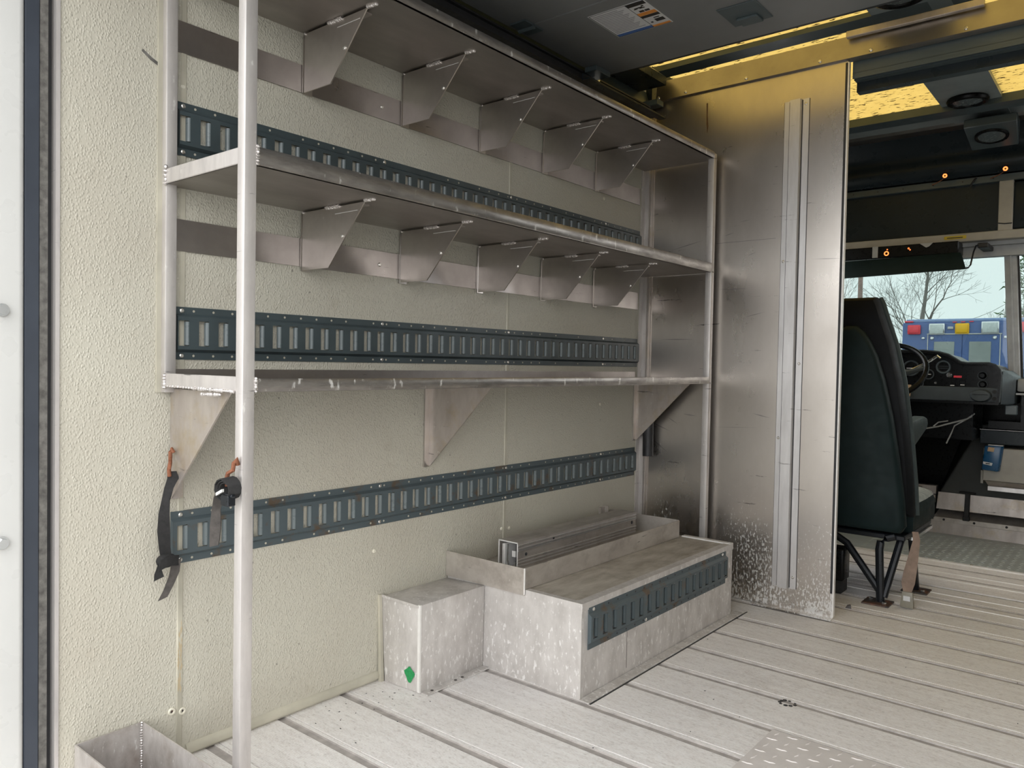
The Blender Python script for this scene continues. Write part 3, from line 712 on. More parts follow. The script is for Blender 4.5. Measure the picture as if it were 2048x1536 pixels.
for (z0, z1) in ((1.687, 1.760), (1.222, 1.297)):
    bs = part('backing_strip', MB().box(0.0005, 0.004, 0.902, 3.04, z0, z1), M['strip'], rack)
    for yv in (1.53, 2.06): part('rivet', MB().disc((0.004, yv, z0 + 0.035), (1, 0, 0), 0.006, 0.004, 10, 1), M['rivet'], bs)
g0 = None
for row, (zt, zb) in enumerate(((1.8405, 1.686), (1.3655, 1.216))):
    for i in range(5):
        gy = 1.255 + 0.355 * i
        if g0 is None:
            g0 = part('gusset', MB().prism([(0.010, zb), (0.124, zb), (0.266, zt), (0.012, zt)], 'y', gy - 0.0018, gy + 0.0018), M['gusset'], rack)
            part('rivet', MB().disc((0.181, gy - 0.0018, zb + 0.077), (0, -1, 0), 0.0055, 0.004, 10, 1), M['rivet'], g0)
            fl = part('wall_flange', MB().box(0.0042, 0.0062, gy - 0.002, gy + 0.028, zb - 0.002, zt - 0.004), M['gusset'], g0)
            cr = part('crease', MB().box(0.150, 0.240, gy - 0.0024, gy - 0.0016, zt - 0.019, zt - 0.0175), M['bright'], g0)
            part('gap_shade_flange', MB().box(0.016, 0.252, gy + 0.0018, gy + 0.026, zt - 0.005, zt - 0.0008), M['gusset'], g0)  # flange added to darken the gap between gusset and shelf
            gk = [c for c in g0.children]
            gz = (gy, zt)
            g = g0
        else:
            g = again(g0, rack, (0, gy - gz[0], zt - gz[1]))
            for c in gk: again(c, g)
        wz = 0.0045
        
        if g is g0:
            weld(line((0.118, gy - 0.002, zt + 0.0005), (0.166, gy - 0.002, zt + 0.0005), 8), g, 0.0058)
            weld(line((0.268, gy, zt + 0.003), (0.295, gy + 0.004, zt + 0.004), 5), g, 0.0048)
            weld([(0.014, gy - 0.002, zt)], g, 0.0035)
            gk = [c for c in g0.children]
b0 = None
for gi, (gy, side) in enumerate(((0.897, 1), (1.747, -1), (3.043, -1))):
    zt = 0.8965
    fy = (gy, gy + 0.030) if side > 0 else (gy - 0.021, gy)
    zb = 0.638
    g = part('lower_gusset', MB().prism([(0.006, zb), (0.012, zb), (0.266, zt), (0.006, zt)], 'y', gy - 0.002, gy + 0.002), M['gusset_low'], rack)
    part('wall_flange', MB().box(0.0008, 0.006, fy[0], fy[1], zb - 0.003, zt), M['gusset_low'] if side > 0 else M['gusset'], g)

# ------------------------------------------------------------------ logistic tracks
def etrack(label, x, y0, y1, zc, h, first, n, pitch, mat, lipmat, screws=(), group=None, holes=None):
    t = thing('cargo_track', label, 'track', (x, (y0 + y1) / 2, zc - h / 2), group)
    zl, zh = zc - h / 2, zc + h / 2
    d = 0.0127
    sl, sh_, sw = zc - 0.030, zc + 0.030, 0.0255
    mb = MB()
    def strip(pr): mb.prism([(x + a, b) for a, b in pr], 'y', y0, y1, closed=False)
    strip([(0.0004, zl), (0.003, zl), (0.003, zl + 0.017), (d, zl + 0.024), (d, sl)])
    strip([(d, sh_), (d, zh - 0.024), (0.003, zh - 0.017), (0.003, zh), (0.0004, zh)])
    edges = [y0]
    for i in range(n):
        r = first + pitch * i
        edges += [r - sw, r]
    edges.append(y1)
    for i in range(0, len(edges) - 1, 2):
        a, b = edges[i], edges[i + 1]
        if b - a > 0.0005:
            mb.add([(x + d, a, sl), (x + d, b, sl), (x + d, b, sh_), (x + d, a, sh_)], [(0, 1, 2, 3)])
    for i in range(n):      # thickness of the metal round each slot
        a, b = first + pitch * i - sw, first + pitch * i
        mb.add([(x + d, a, sl), (x + d - 0.0025, a, sl), (x + d - 0.0025, a, sh_), (x + d, a, sh_)], [(0, 1, 2, 3)])
        mb.add([(x + d, a, sl), (x + d, b, sl), (x + d - 0.0025, b, sl), (x + d - 0.0025, a, sl)], [(0, 1, 2, 3)])
        mb.add([(x + d, a, sh_), (x + d, b, sh_), (x + d - 0.0025, b, sh_), (x + d - 0.0025, a, sh_)], [(0, 1, 2, 3)])
    for ye in (y0, y1):
        mb.add([(x + 0.0004, ye, zl), (x + 0.003, ye, zl), (x + 0.003, ye, zl + 0.017), (x + d, ye, zl + 0.024), (x + d, ye, zh - 0.024), (x + 0.003, ye, zh - 0.017), (x + 0.003, ye, zh), (x + 0.0004, ye, zh)], [tuple(range(8))])
    part('rail', mb, mat, t, smooth=0)
    lp = None
    for i in range(n):
        b = first + pitch * i
        if lp is None:
            pr = [(x + d, b)]
            for k in range(1, 6):
                a_ = PI / 2 * k / 5
                pr.append((x + d - 0.0090 * (1 - math.cos(a_)), b - 0.0078 * math.sin(a_)))
            m2 = MB().prism(pr, 'z', sl + 0.002, sh_ - 0.002, closed=False)
            lp = part('slot_lip', m2, lipmat, t, smooth=60)
        else: again(lp, t, (0, pitch * i, 0))
    hm = MB()
    for i in range(n - 1):
        yy = first + pitch * i + (pitch - sw) * 0.5 + 0.004
        if random.random() < 0.16: continue
        for zz in (zl + 0.009, zh - 0.009): hm.disc((x + 0.003, yy, zz), (1, 0, 0), 0.0030, 0.0005, 8)
    part('mounting_holes', hm, M['cream'] if holes is None else holes, t, kind='stuff')
    for (yy, zz) in screws: part('screw', MB().disc((x + 0.003, yy, zz), (1, 0, 0), 0.0058, 0.004, 10, 1), M['rivet'], t)
    return t
grp = None
def wscrews(zc, h): return [(yy, zc + s * (h / 2 - 0.009)) for yy in (0.922, 1.545, 2.136, 2.76) for s in (-1, 1)]
etrack('upper blue-grey slotted cargo track on the wall, above the middle shelf', 0.0, 0.909, 3.045, 1.5095, 0.125, 0.9353, 42, 0.0508, M['etrack'], M['etrack_lip_lit'], wscrews(1.5095, 0.125))
etrack('middle blue-grey slotted cargo track on the wall, just above the bottom shelf', 0.0, 0.908, 3.045, 1.028, 0.125, 0.9353, 42, 0.0508, M['etrack'], M['etrack_lip_lit'], wscrews(1.028, 0.125))
etrack('lowest wall cargo track, rust stained, running below the bottom shelf', 0.0, 0.899, 3.042, 0.540, 0.126, 0.9353, 42, 0.0508, M['etrack_rust'], M['etrack_lip_lit'], wscrews(0.540, 0.126))
etrack('short blue-grey slotted cargo track on the side of the wheel box', 0.542, 1.876, 2.822, 0.2005, 0.124, 1.912, 18, 0.0530, M['etrack_rust'], M['etrack'], ((2.21, 0.147), (1.90, 0.254), (2.79, 0.254)), holes=M['dark'])

# ------------------------------------------------------------------ wheel box
wb = thing('wheel_box', 'large scratched aluminium wheel box on the floor against the wall', 'box', (0.27, 2.36, 0.0))
ZT = 0.278
part('side_panel', MB().box(0.538, 0.542, 1.848, 2.888, 0.0, ZT - 0.002), M['wheelbox'], wb)
part('end_panel', MB().box(0.004, 0.542, 1.844, 1.848, 0.0, ZT - 0.002), M['wheelbox'], wb)
part('end_panel', MB().box(0.004, 0.538, 2.884, 2.888, 0.0, ZT - 0.002), M['wheelbox'], wb)
part('top_panel', MB().box(0.004, 0.5425, 1.8435, 2.886, ZT - 0.004, ZT + 0.0004), M['boxtop'], wb)
part('edge_angle', MB().prism([(0.5415, ZT - 0.020), (0.5445, ZT - 0.020), (0.5445, ZT + 0.003), (0.515, ZT + 0.003), (0.515, ZT + 0.0005), (0.5415, ZT)], 'y', 1.842, 2.890), M['wheelbox'], wb)
part('edge_angle', MB().prism([(1.8435, ZT - 0.018), (1.8415, ZT - 0.018), (1.8415, ZT + 0.003), (1.862, ZT + 0.003), (1.862, ZT + 0.0005), (1.8435, ZT)], 'x', 0.336, 0.544), M['wheelbox'], wb)
part('edge_angle', MB().box(0.335, 0.544, 2.865, 2.890, ZT + 0.0005, ZT + 0.005), M['bright'], wb)
part('corner_cap', MB().box(0.510, 0.5446, 1.8413, 1.868, ZT + 0.0003, ZT + 0.0034), M['wheelbox'], wb)
part('floor_angle', MB().box(0.5425, 0.577, 1.835, 2.93, 0.0005, 0.005), M['wheelbox'], wb, bevel=0.001)
part('floor_gap', MB().box(0.5775, 0.5815, 1.84, 2.96, 0.0, 0.0012), M['dark'], wb)
part('panel_joint', MB().box(0.5421, 0.5428, 2.098, 2.1005, 0.02, 0.14), M['strip'], wb)

sb = thing('filler_box', 'small aluminium box with a green paint dot beside the wheel box', 'box', (0.085, 1.70, 0.0))
part('shell', MB().hexa([(0.022, 1.556, 0.0), (0.168, 1.566, 0.0), (0.168, 1.843, 0.0), (0.001, 1.843, 0.0), (0.001, 1.558, 0.256), (0.170, 1.562, 0.262), (0.170, 1.843, 0.262), (0.001, 1.843, 0.256)]), M['wheelbox'], sb, bevel=0.004, seg=2)
part('edge_trim', MB().hexa([(0.160, 1.5605, 0.004), (0.170, 1.5605, 0.004), (0.170, 1.5665, 0.004), (0.160, 1.5665, 0.004), (0.162, 1.5575, 0.263), (0.172, 1.5575, 0.263), (0.172, 1.5635, 0.263), (0.162, 1.5635, 0.263)]), M['bright'], sb)
part('edge_trim', MB().box(0.002, 0.166, 1.5555, 1.560, 0.254, 0.262), M['wheelbox'], sb)
part('side_trim', MB().hexa([(0.006, 1.546, 0.0), (0.020, 1.546, 0.0), (0.020, 1.557, 0.0), (0.006, 1.557, 0.0), (0.0, 1.546, 0.262), (0.006, 1.546, 0.262), (0.006, 1.557, 0.262), (0.0, 1.557, 0.262)]), M['cream'], sb)
part('floor_flange', MB().box(0.160, 0.196, 1.568, 1.842, 0.0005, 0.004), M['wheelbox'], sb, bevel=0.001)
for yy in (1.60, 1.70, 1.73): part('screw_hole', MB().disc((0.183, yy, 0.004), (0, 0, 1), 0.005, 0.001, 8), M['rustplate'], sb)
gm = MB(); gm.add([(0.128 + 0.019 * (1 + 0.25 * math.sin(3 * a)) * math.cos(a), 1.5612 + 0.002, 0.048 + 0.021 * (1 + 0.2 * math.cos(4 * a)) * math.sin(a)) for a in [2 * PI * i / 18 for i in range(18)]], [tuple(range(18))])
for v_i in range(len(gm.v)):
    p = gm.v[v_i]; gm.v[v_i] = (p[0], 1.5622 - 0.0019 + (p[0] - 0.128) * 0.068 - 0.0165 * p[2] + 0.0005, p[2])
part('paint_dot', gm, M['green'], sb)

tr = thing('raised_tray', 'shallow upstand tray of grimy aluminium on top of the wheel box', 'tray', (0.17, 2.34, ZT))
part('front_rim', MB().box(0.002, 0.334, 1.8375, 1.8405, ZT - 0.014, 0.346), M['tray'], tr)
part('long_rim', MB().box(0.331, 0.334, 1.8405, 2.845, ZT + 0.0035, 0.347), M['tray'], tr)
part('end_rim', MB().box(0.004, 0.331, 2.842, 2.845, ZT + 0.0005, 0.349), M['tray'], tr)
part('base_sheet', MB().box(0.004, 0.331, 1.8415, 2.842, ZT + 0.0003, ZT + 0.002), M['boxtop'], tr)
part('corner_edge', MB().box(0.3325, 0.336, 1.836, 1.8395, ZT - 0.012, 0.347), M['bright'], tr)
part('rim_lug', MB().box(0.0, 0.030, 2.790, 2.793, 0.30, 0.372).box(0.0, 0.012, 2.76, 2.79, 0.33, 0.366), M['tray'], tr)

ex = thing('ribbed_channel', 'ribbed aluminium box channel lying in the tray, open end showing metal strips', 'channel', (0.13, 2.34, ZT + 0.002))
X0, X1, Z0, Z1, EY0, EY1 = 0.105, 0.187, ZT + 0.003, 0.376, 1.985, 2.748
part('shell', MB().box(X0, X0 + 0.0035, EY0, EY1, Z0, Z1).box(X1 - 0.0035, X1, EY0, EY1, Z0, Z1).box(X0 + 0.0035, X1 - 0.0035, EY0, EY1, Z1 - 0.0035, Z1).box(X0 + 0.0035, X1 - 0.0035, EY0, EY1, Z0, Z0 + 0.0035), M['extrusion'], ex)
rib0 = None
for z in (0.366, 0.355, 0.349, 0.318, 0.308, 0.297):
    if rib0 is None: rib0 = part('rib', MB().prism([(X1, z - 0.0026), (X1 + 0.0038, z - 0.0016), (X1 + 0.0038, z + 0.0016), (X1, z + 0.0026)], 'y', EY0 + 0.001, EY1), M['rib'], ex); zz0 = z
    else: again(rib0, ex, (0, 0, z - zz0))
part('end_rim', MB().box(X0 - 0.001, X0 + 0.003, EY0 - 0.0012, EY0, Z0, Z1).box(X1 - 0.003, X1 + 0.001, EY0 - 0.0012, EY0, Z0, Z1).box(X0, X1, EY0 - 0.0012, EY0, Z1 - 0.003, Z1 + 0.001), M['bright'], ex)
part('inner_strip', MB().box(X0 + 0.013, X0 + 0.017, EY0 + 0.004, EY1 - 0.05, Z0 + 0.004, Z1 - 0.012).box(X0 + 0.021, X0 + 0.026, EY0 + 0.002, EY1 - 0.05, Z0 + 0.004, Z1 - 0.010), M['bright'], ex)
part('inner_clip', MB().tube([(X0 + 0.036, EY0 + 0.006, Z1 - 0.012), (X0 + 0.034, EY0 + 0.006, Z0 + 0.03), (X0 + 0.040, EY0 + 0.006, Z0 + 0.008), (X0 + 0.064, EY0 + 0.006, Z0 + 0.008), (X0 + 0.070, EY0 + 0.006, Z0 + 0.03)], 0.003, 6), M['chrome'], ex)
part('inner_plate', MB().box(X0 + 0.048, X0 + 0.063, EY0 + 0.012, EY0 + 0.016, Z0 + 0.042, Z0 + 0.062), M['bright'], ex)
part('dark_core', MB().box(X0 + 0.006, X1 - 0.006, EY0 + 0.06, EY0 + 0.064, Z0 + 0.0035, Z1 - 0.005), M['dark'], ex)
part('rivet', MB().disc((X1, EY1 - 0.03, 0.337), (1, 0, 0), 0.007, 0.003, 10, 1), M['dark'], ex)
part('rivet', MB().disc((X1, EY0 + 0.045, 0.332), (1, 0, 0), 0.006, 0.003, 10, 1), M['dark'], ex)
part('rivet', MB().disc((X1, EY0 + 0.20, 0.361), (1, 0, 0), 0.005, 0.003, 10, 1), M['dark'], ex)

# open metal box at the lower left corner
ob = thing('open_metal_box', 'open-topped rusty sheet metal box on the floor, bottom left corner of the photo', 'box', (0.2, 0.76, 0.0))
bx0, bx1, by0, by1, bz = 0.004, 0.44, 0.690, 0.832, 0.124
M['binmetal'] = worn_metal('grimy_bin_metal', (0.60, 0.565, 0.54), (0.42, 0.385, 0.36), (0.42, 0.6), 0.35, (26, 26, 14), speck=0.35, speck_scale=70, dirt=((0.24, 0.17, 0.12), 12, 0.5))
part('wall_sheet', MB().box(bx0, bx0 + 0.003, by0, by1, 0.0, bz), M['binmetal'], ob)
part('wall_sheet', MB().box(bx1, bx1 + 0.003, by0, by1, 0.0, bz), M['binmetal'], ob)
part('wall_sheet', MB().box(bx0, bx1, by0 - 0.003, by0, 0.0, bz), M['binmetal'], ob)
part('wall_sheet', MB().box(bx0, bx1, by1, by1 + 0.003, 0.0, bz), M['binmetal'], ob)
part('base_sheet', MB().box(bx0 + 0.003, bx1, by0, by1, 0.0005, 0.004), M['binmetal'], ob)
weld(line((bx0 + 0.005, by1 - 0.002, 0.01), (bx0 + 0.005, by1 - 0.002, bz), 20), ob, 0.0035)

# black tube stub behind the last gusset
tag(part('rubber_tube', MB().tube([(0.058, 3.066, 0.567), (0.057, 3.066, 0.64), (0.056, 3.066, 0.74)], 0.024, 14), M['dark']), 'short dark grey tube standing on the bulkhead below the rack', 'tube')

# ------------------------------------------------------------------ straps
s1 = thing('tie_down_strap', 'black webbing strap knotted at its end, hanging by the wall from a rusty hook', 'strap', (0.03, 0.87, 0.41))
part('hook', MB().tube([(0.034, 0.889, 0.748), (0.030, 0.886, 0.757), (0.024, 0.886, 0.750), (0.028, 0.884, 0.735), (0.040, 0.878, 0.727), (0.042, 0.874, 0.712), (0.040, 0.876, 0.695)], 0.0045, 8), M['rust'], s1)
part('webbing', MB().ribbon([((0.040, 0.882, 0.706), (0.004, 0.009, 0)), ((0.042, 0.884, 0.690), (0.004, 0.012, 0)), ((0.042, 0.874, 0.668), (0.006, 0.008, 0)), ((0.040, 0.868, 0.640), (0.010, 0.004, 0)), ((0.040, 0.864, 0.610), (0.006, 0.010, 0)), ((0.040, 0.8635, 0.57), (0.003, 0.0135, 0)), ((0.040, 0.866, 0.53), (0.002, 0.0125, 0)), ((0.040, 0.869, 0.512), (0.002, 0.0120, 0))]), M['web'], s1)
part('knot', MB().ell((0.040, 0.870, 0.500), 0.016, 0.024, 0.017, 12, 8).ribbon([((0.056, 0.846, 0.494), (0, 0.002, 0.012)), ((0.058, 0.868, 0.503), (0, 0.001, 0.012)), ((0.053, 0.893, 0.499), (0, 0, 0.012))]).ribbon([((0.044, 0.862, 0.492), (0.002, 0.010, 0.004)), ((0.045, 0.846, 0.486), (0.002, 0.004, 0.013)), ((0.046, 0.850, 0.462), (0.002, 0.011, 0.004))]), M['web'], s1)
part('strap_tail', MB().ribbon([((0.052, 0.888, 0.498), (0.003, 0.010, 0.006)), ((0.050, 0.884, 0.468), (0.003, 0.011, 0.004)), ((0.048, 0.872, 0.438), (0.003, 0.011, 0.006)), ((0.048, 0.858, 0.414), (0.003, 0.010, 0.004))]), M['webgrey'], s1)
s2 = thing('tie_down_strap', 'black webbing strap with a cam buckle, bundled on the front rack post', 'strap', (0.32, 0.86, 0.58))
part('hook', MB().tube([(0.346, 0.866, 0.752), (0.347, 0.862, 0.765), (0.344, 0.858, 0.757), (0.344, 0.856, 0.742), (0.331, 0.853, 0.735), (0.327, 0.851, 0.720), (0.328, 0.853, 0.708)], 0.0045, 8), M['rust'], s2)
part('webbing', MB().ribbon([((0.328, 0.853, 0.716), (0.006, 0.008, 0)), ((0.312, 0.852, 0.700), (0.004, 0.011, 0.004)), ((0.298, 0.852, 0.680), (0.004, 0.010, 0)), ((0.288, 0.852, 0.655), (0.007, 0.006, 0)), ((0.284, 0.853, 0.62), (0.011, 0.006, 0)), ((0.281, 0.853, 0.590), (0.012, 0.004, 0)), ((0.279, 0.853, 0.576), (0.010, 0.004, 0.003))]), M['webgrey'], s2)
mb = MB()
for k in range(3):
    pts = []
    for i in range(13):
        a = 2 * PI * i / 12 + k * 0.6
        rr = 0.014 + 0.004 * k
        pts.append(((0.342 + rr * 1.25 * math.cos(a), 0.852 - 0.003 * k, 0.705 + rr * math.sin(a)), (0.004, 0.012, 0.002)))
    mb.ribbon(pts)
part('strap_roll', mb, M['web'], s2)
part('cam_buckle', MB().box(0.338, 0.366, 0.832, 0.850, 0.672, 0.694).box(0.344, 0.372, 0.836, 0.846, 0.690, 0.697), M['steel'], s2, bevel=0.002)
part('buckle_plate', MB().hexa([(0.322, 0.831, 0.690), (0.345, 0.831, 0.700), (0.345, 0.836, 0.700), (0.322, 0.836, 0.690), (0.322, 0.831, 0.696), (0.345, 0.831, 0.706), (0.345, 0.836, 0.706), (0.322, 0.836, 0.696)]), M['bright'], s2)

# ------------------------------------------------------------------ overhead door, opened flat under the roof
od = thing('overhead_door', 'grey sectional overhead door slid open flat under the roof', 'door', (1.1, 1.6, 2.12))
DZ = 2.12
ys = [0.66, 0.985, 1.532, 2.079, 2.626]
for a, b in zip(ys[:-1], ys[1:]):
    part('door_panel', MB().box(0.055, 2.22, a + 0.0015, b - 0.0015, DZ, DZ + 0.035), M['doorpanel'], od, bevel=0.003)
part('end_cap', MB().box(0.055, 2.22, 2.6255, 2.640, DZ + 0.002, DZ + 0.036), M['dark'], od)
part('lift_handle', MB().box(0.67, 0.80, 2.35, 2.50, DZ - 0.004, DZ - 0.0005).box(0.70, 0.77, 2.44, 2.495, DZ - 0.012, DZ - 0.004), M['liner'], od, bevel=0.0015)
for yy in (1.532, 2.079):
    part('hinge', MB().box(0.075, 0.14, yy - 0.05, yy + 0.05, DZ - 0.006, DZ - 0.0005).tube([(0.075, yy, DZ - 0.010), (0.14, yy, DZ - 0.010)], 0.007, 8), M['liner'], od)
rb = part('roller_bracket', MB().box(0.06, 0.115, 2.50, 2.60, DZ - 0.020, DZ - 0.0005), M['liner'], od, bevel=0.002)
part('roller', MB().tube([(0.052, 2.56, DZ - 0.028), (0.080, 2.56, DZ - 0.028)], 0.020, 14), M['chrome'], rb)
lab = part('warning_label', MB().box(0.313, 0.522, 2.143, 2.342, DZ - 0.0012, DZ - 0.0003), M['paper'], od, label='white safety label with two picture panels')
def flat(x0, x1, y0, y1, z=DZ - 0.0018): return MB().box(x0, x1, y0, y1, z, DZ - 0.0011)
part('border_line', flat(0.316, 0.519, 2.1455, 2.147).box(0.316, 0.3175, 2.1455, 2.3395, DZ - 0.0018, DZ - 0.0011).box(0.452, 0.4532, 2.1455, 2.3395, DZ - 0.0018, DZ - 0.0011).box(0.316, 0.519, 2.338, 2.3395, DZ - 0.0018, DZ - 0.0011), M['ink'], lab)
tl = MB()
for i in range(15):
    yy = 2.158 + i * 0.0105
    tl.box(0.324, 0.324 + 0.118 * (0.78 + 0.22 * ((i * 37) % 10) / 10), yy, yy + 0.0042, DZ - 0.0018, DZ - 0.0011)
part('text_lines', tl, M['textgrey'], lab, kind='stuff')
part('blue_band', flat(0.318, 0.451, 2.320, 2.337), M['blueink'], lab)
part('black_band', flat(0.454, 0.518, 2.148, 2.169).box(0.454, 0.518, 2.245, 2.262, DZ - 0.0018, DZ - 0.0011), M['ink'], lab)
part('orange_band', flat(0.454, 0.518, 2.222, 2.243).box(0.454, 0.518, 2.325, 2.337, DZ - 0.0018, DZ - 0.0011), M['orange'], lab)
fig = MB()
fig.disc((0.498, 2.178, DZ - 0.0011), (0, 0, -1), 0.0045, 0.0007, 12)
fig.box(0.466, 0.494, 2.182, 2.188, DZ - 0.0018, DZ - 0.0011).box(0.462, 0.474, 2.188, 2.192, DZ - 0.0018, DZ - 0.0011).box(0.482, 0.500, 2.188, 2.193, DZ - 0.0018, DZ - 0.0011)
fig.box(0.470, 0.486, 2.206, 2.217, DZ - 0.0021, DZ - 0.0011).box(0.490, 0.506, 2.206, 2.217, DZ - 0.0021, DZ - 0.0011)
fig.box(0.482, 0.514, 2.285, 2.306, DZ - 0.0018, DZ - 0.0011).box(0.462, 0.470, 2.298, 2.306, DZ - 0.0018, DZ - 0.0011).box(0.486, 0.506, 2.272, 2.278, DZ - 0.0018, DZ - 0.0011)
part('pictogram', fig, M['ink'], lab)
ot = thing('door_track', 'dark steel roller track running along the roof edge above the top shelf', 'track', (0.06, 1.9, 2.05))
part('channel', MB().prism([(0.030, 2.060), (0.078, 2.060), (0.078, 2.066), (0.036, 2.066), (0.036, 2.108), (0.050, 2.108), (0.050, 2.114), (0.030, 2.114)], 'y', 0.66, 3.03), M['dark'], ot)
for yy in (1.1, 1.72, 2.30, 2.86): part('hanger', MB().box(0.004, 0.034, yy, yy + 0.05, 2.05, 2.118), M['liner_dark'], ot)
part('lower_angle', MB().prism([(0.084, 2.052), (0.118, 2.052), (0.118, 2.057), (0.089, 2.057), (0.089, 2.078), (0.084, 2.078)], 'y', 2.45, 3.05), M['liner_dark'], ot)
part('end_bracket', MB().box(0.004, 0.085, 3.03, 3.085, 2.118, 2.142), M['liner'], ot, bevel=0.002)

# ------------------------------------------------------------------ driver's seat
CX = 0.79
seat = thing('driver_seat', 'dark green high-backed driver seat on a black tube pedestal', 'seat', (CX, 3.6, 0.0))
def slab(prof, yf, yb, ins=0.88):
    """prof: list of (z, half width) from bottom up; a padded slab between y planes given as functions of z"""
    def ringy(yfun, sc):
        r = [(CX + w * sc, yfun(z), z) for z, w in prof] + [(CX - w * sc, yfun(z), z) for z, w in reversed(prof)]
        return r
    zc = (prof[0][0] + prof[-1][0]) / 2
    def shrink(r, s_): return [(CX + (p[0] - CX) * s_, p[1], zc + (p[2] - zc) * (1 - (1 - s_) * 0.5)) for p in r]
    R0 = ringy(yf, 1); R3 = ringy(yb, 1)
    def lerp(t): return [tuple(a[k] + (b[k] - a[k]) * t for k in range(3)) for a, b in zip(R0, R3)]
    return MB().loft([shrink(lerp(0.0), ins), shrink(lerp(0.12), 0.97), lerp(0.35), lerp(0.7), shrink(lerp(0.9), 0.97), shrink(lerp(1.0), ins)])
shell = [(0.300, 0.225), (0.33, 0.243), (0.44, 0.232), (0.60, 0.208), (0.78, 0.176), (0.93, 0.140), (1.03, 0.108), (1.09, 0.080), (1.135, 0.05), (1.158, 0.02)]
part('back_shell', slab(shell, lambda z: 3.43 + 0.03 * z, lambda z: 3.50 + 0.03 * z, 0.90), M['seatcloth'], seat, smooth=70)
cush = [(0.36, 0.255), (0.50, 0.245), (0.70, 0.222), (0.93, 0.186), (1.08, 0.150), (1.20, 0.108), (1.262, 0.088), (1.285, 0.076)]
part('backrest', slab(cush, lambda z: 3.505 + 0.03 * z, lambda z: 3.60 + 0.03 * z, 0.93), M['seatblack'], seat, smooth=50)
part('lit_side_piping', MB().tube([(CX + w * 0.99, 3.60 + 0.03 * z, z) for z, w in cush], 0.012, 8), M['seatside_lit'], seat)  # paler than the backrest, as its lit edge
sc_ = part('seat_cushion', MB().loft([[(CX + a * sx * s_, 3.80 + b * 0.235 * s_, z) for a, b in ((-1, -1), (1, -1), (1.02, 0), (1, 0.8), (0.85, 1), (-0.85, 1), (-1, 0.8), (-1.02, 0))] for (z, s_, sx) in ((0.285, 0.93, 0.25), (0.30, 1.0, 0.25), (0.385, 1.0, 0.25), (0.408, 0.96, 0.25))]), M['seatcloth'], seat, smooth=50)
part('cushion_top', MB().loft([[(CX + a * 0.25 * s_, 3.80 + b * 0.235 * s_, z) for a, b in ((-1, -1), (1, -1), (1.02, 0), (1, 0.8), (0.85, 1), (-0.85, 1), (-1, 0.8), (-1.02, 0))] for (z, s_) in ((0.404, 0.975), (0.420, 0.94), (0.430, 0.85), (0.434, 0.5))]), M['seatpale'], sc_, smooth=60)
part('seat_pan', MB().box(CX - 0.22, CX + 0.235, 3.50, 4.0, 0.262, 0.284), M['steel'], seat, bevel=0.004)
part('slide_rail', MB().box(CX + 0.215, CX + 0.245, 3.62, 3.98, 0.248, 0.262), M['chrome'], seat)
part('armrest', MB().prism([(3.64, 0.68), (3.66, 0.655), (3.74, 0.645), (3.95, 0.705), (3.97, 0.73), (3.955, 0.755), (3.90, 0.765), (3.66, 0.755)], 'x', 0.952, 1.005), M['seatside_lit'], seat, bevel=0.008, seg=2, smooth=60)
part('pedestal_leg', MB().tube([(0.69, 3.52, 0.275), (0.797, 3.50, 0.222), (0.945, 3.465, 0.045)], 0.0155, 10), M['steel'], seat)
part('pedestal_leg', MB().tube([(0.985, 3.50, 0.278), (0.955, 3.49, 0.268), (0.937, 3.48, 0.25), (0.934, 3.475, 0.22), (0.947, 3.462, 0.006)], 0.0165, 10), M['steel'], seat)
part('pedestal_leg', MB().tube([(0.998, 3.56, 0.262), (0.957, 3.47, 0.025)], 0.0155, 10), M['steel'], seat)
part('pedestal_leg', MB().tube([(1.015, 3.66, 0.262), (1.018, 3.76, 0.006)], 0.0155, 10), M['steel'], seat)
part('pedestal_leg', MB().tube([(0.60, 3.56, 0.262), (0.60, 3.50, 0.006)], 0.0155, 10), M['steel'], seat)
for (ax, ay) in ((0.94, 3.45), (1.02, 3.76), (0.60, 3.50)):
    bp = part('base_plate', MB().box(ax - 0.052, ax + 0.052, ay - 0.05, ay + 0.05, 0.0005, 0.007), M['rustplate'], seat, bevel=0.001)
    for (dx, dy) in ((-0.032, 0.02), (0.03, -0.022)): part('bolt', MB().disc((ax + dx, ay + dy, 0.007), (0, 0, 1), 0.009, 0.008, 6), M['chrome'], bp)
sbelt = part('seat_belt', MB().ribbon([((1.068, 3.47, 0.315), (0.010, 0.006, 0)), ((1.076, 3.462, 0.285), (0.012, 0.005, 0)), ((1.068, 3.455, 0.22), (0.018, 0.004, 0)), ((1.058, 3.452, 0.15), (0.024, 0.0, 0)), ((1.052, 3.452, 0.105), (0.025, 0.0, 0)), ((1.051, 3.452, 0.082), (0.019, 0.0, 0)), ((1.051, 3.452, 0.068), (0.015, 0, 0))], 0.004), M['belt'], seat)
bk = part('buckle', MB().hexa([(1.025, 3.443, 0.004), (1.077, 3.443, 0.004), (1.077, 3.462, 0.004), (1.025, 3.462, 0.004), (1.031, 3.446, 0.070), (1.071, 3.446, 0.070), (1.071, 3.460, 0.070), (1.031, 3.460, 0.070)]), M['buckle'], sbelt, bevel=0.004, seg=2)
part('release_button', MB().box(1.038, 1.064, 3.4405, 3.445, 0.034, 0.054), M['paper'], sbelt)
tag(part('floor_scrap', MB().hexa([(0.858, 3.285, 0.0), (0.880, 3.29, 0.0), (0.874, 3.31, 0.0), (0.860, 3.305, 0.0), (0.863, 3.29, 0.012), (0.878, 3.292, 0.015), (0.872, 3.304, 0.014), (0.864, 3.302, 0.008)]), M['rustplate']), 'tiny dark scrap lying on the floor by the bulkhead edge', 'scrap')
kb = thing('black_case', 'black plastic case on the floor just behind the bulkhead edge', 'case', (0.75, 3.5, 0.0))
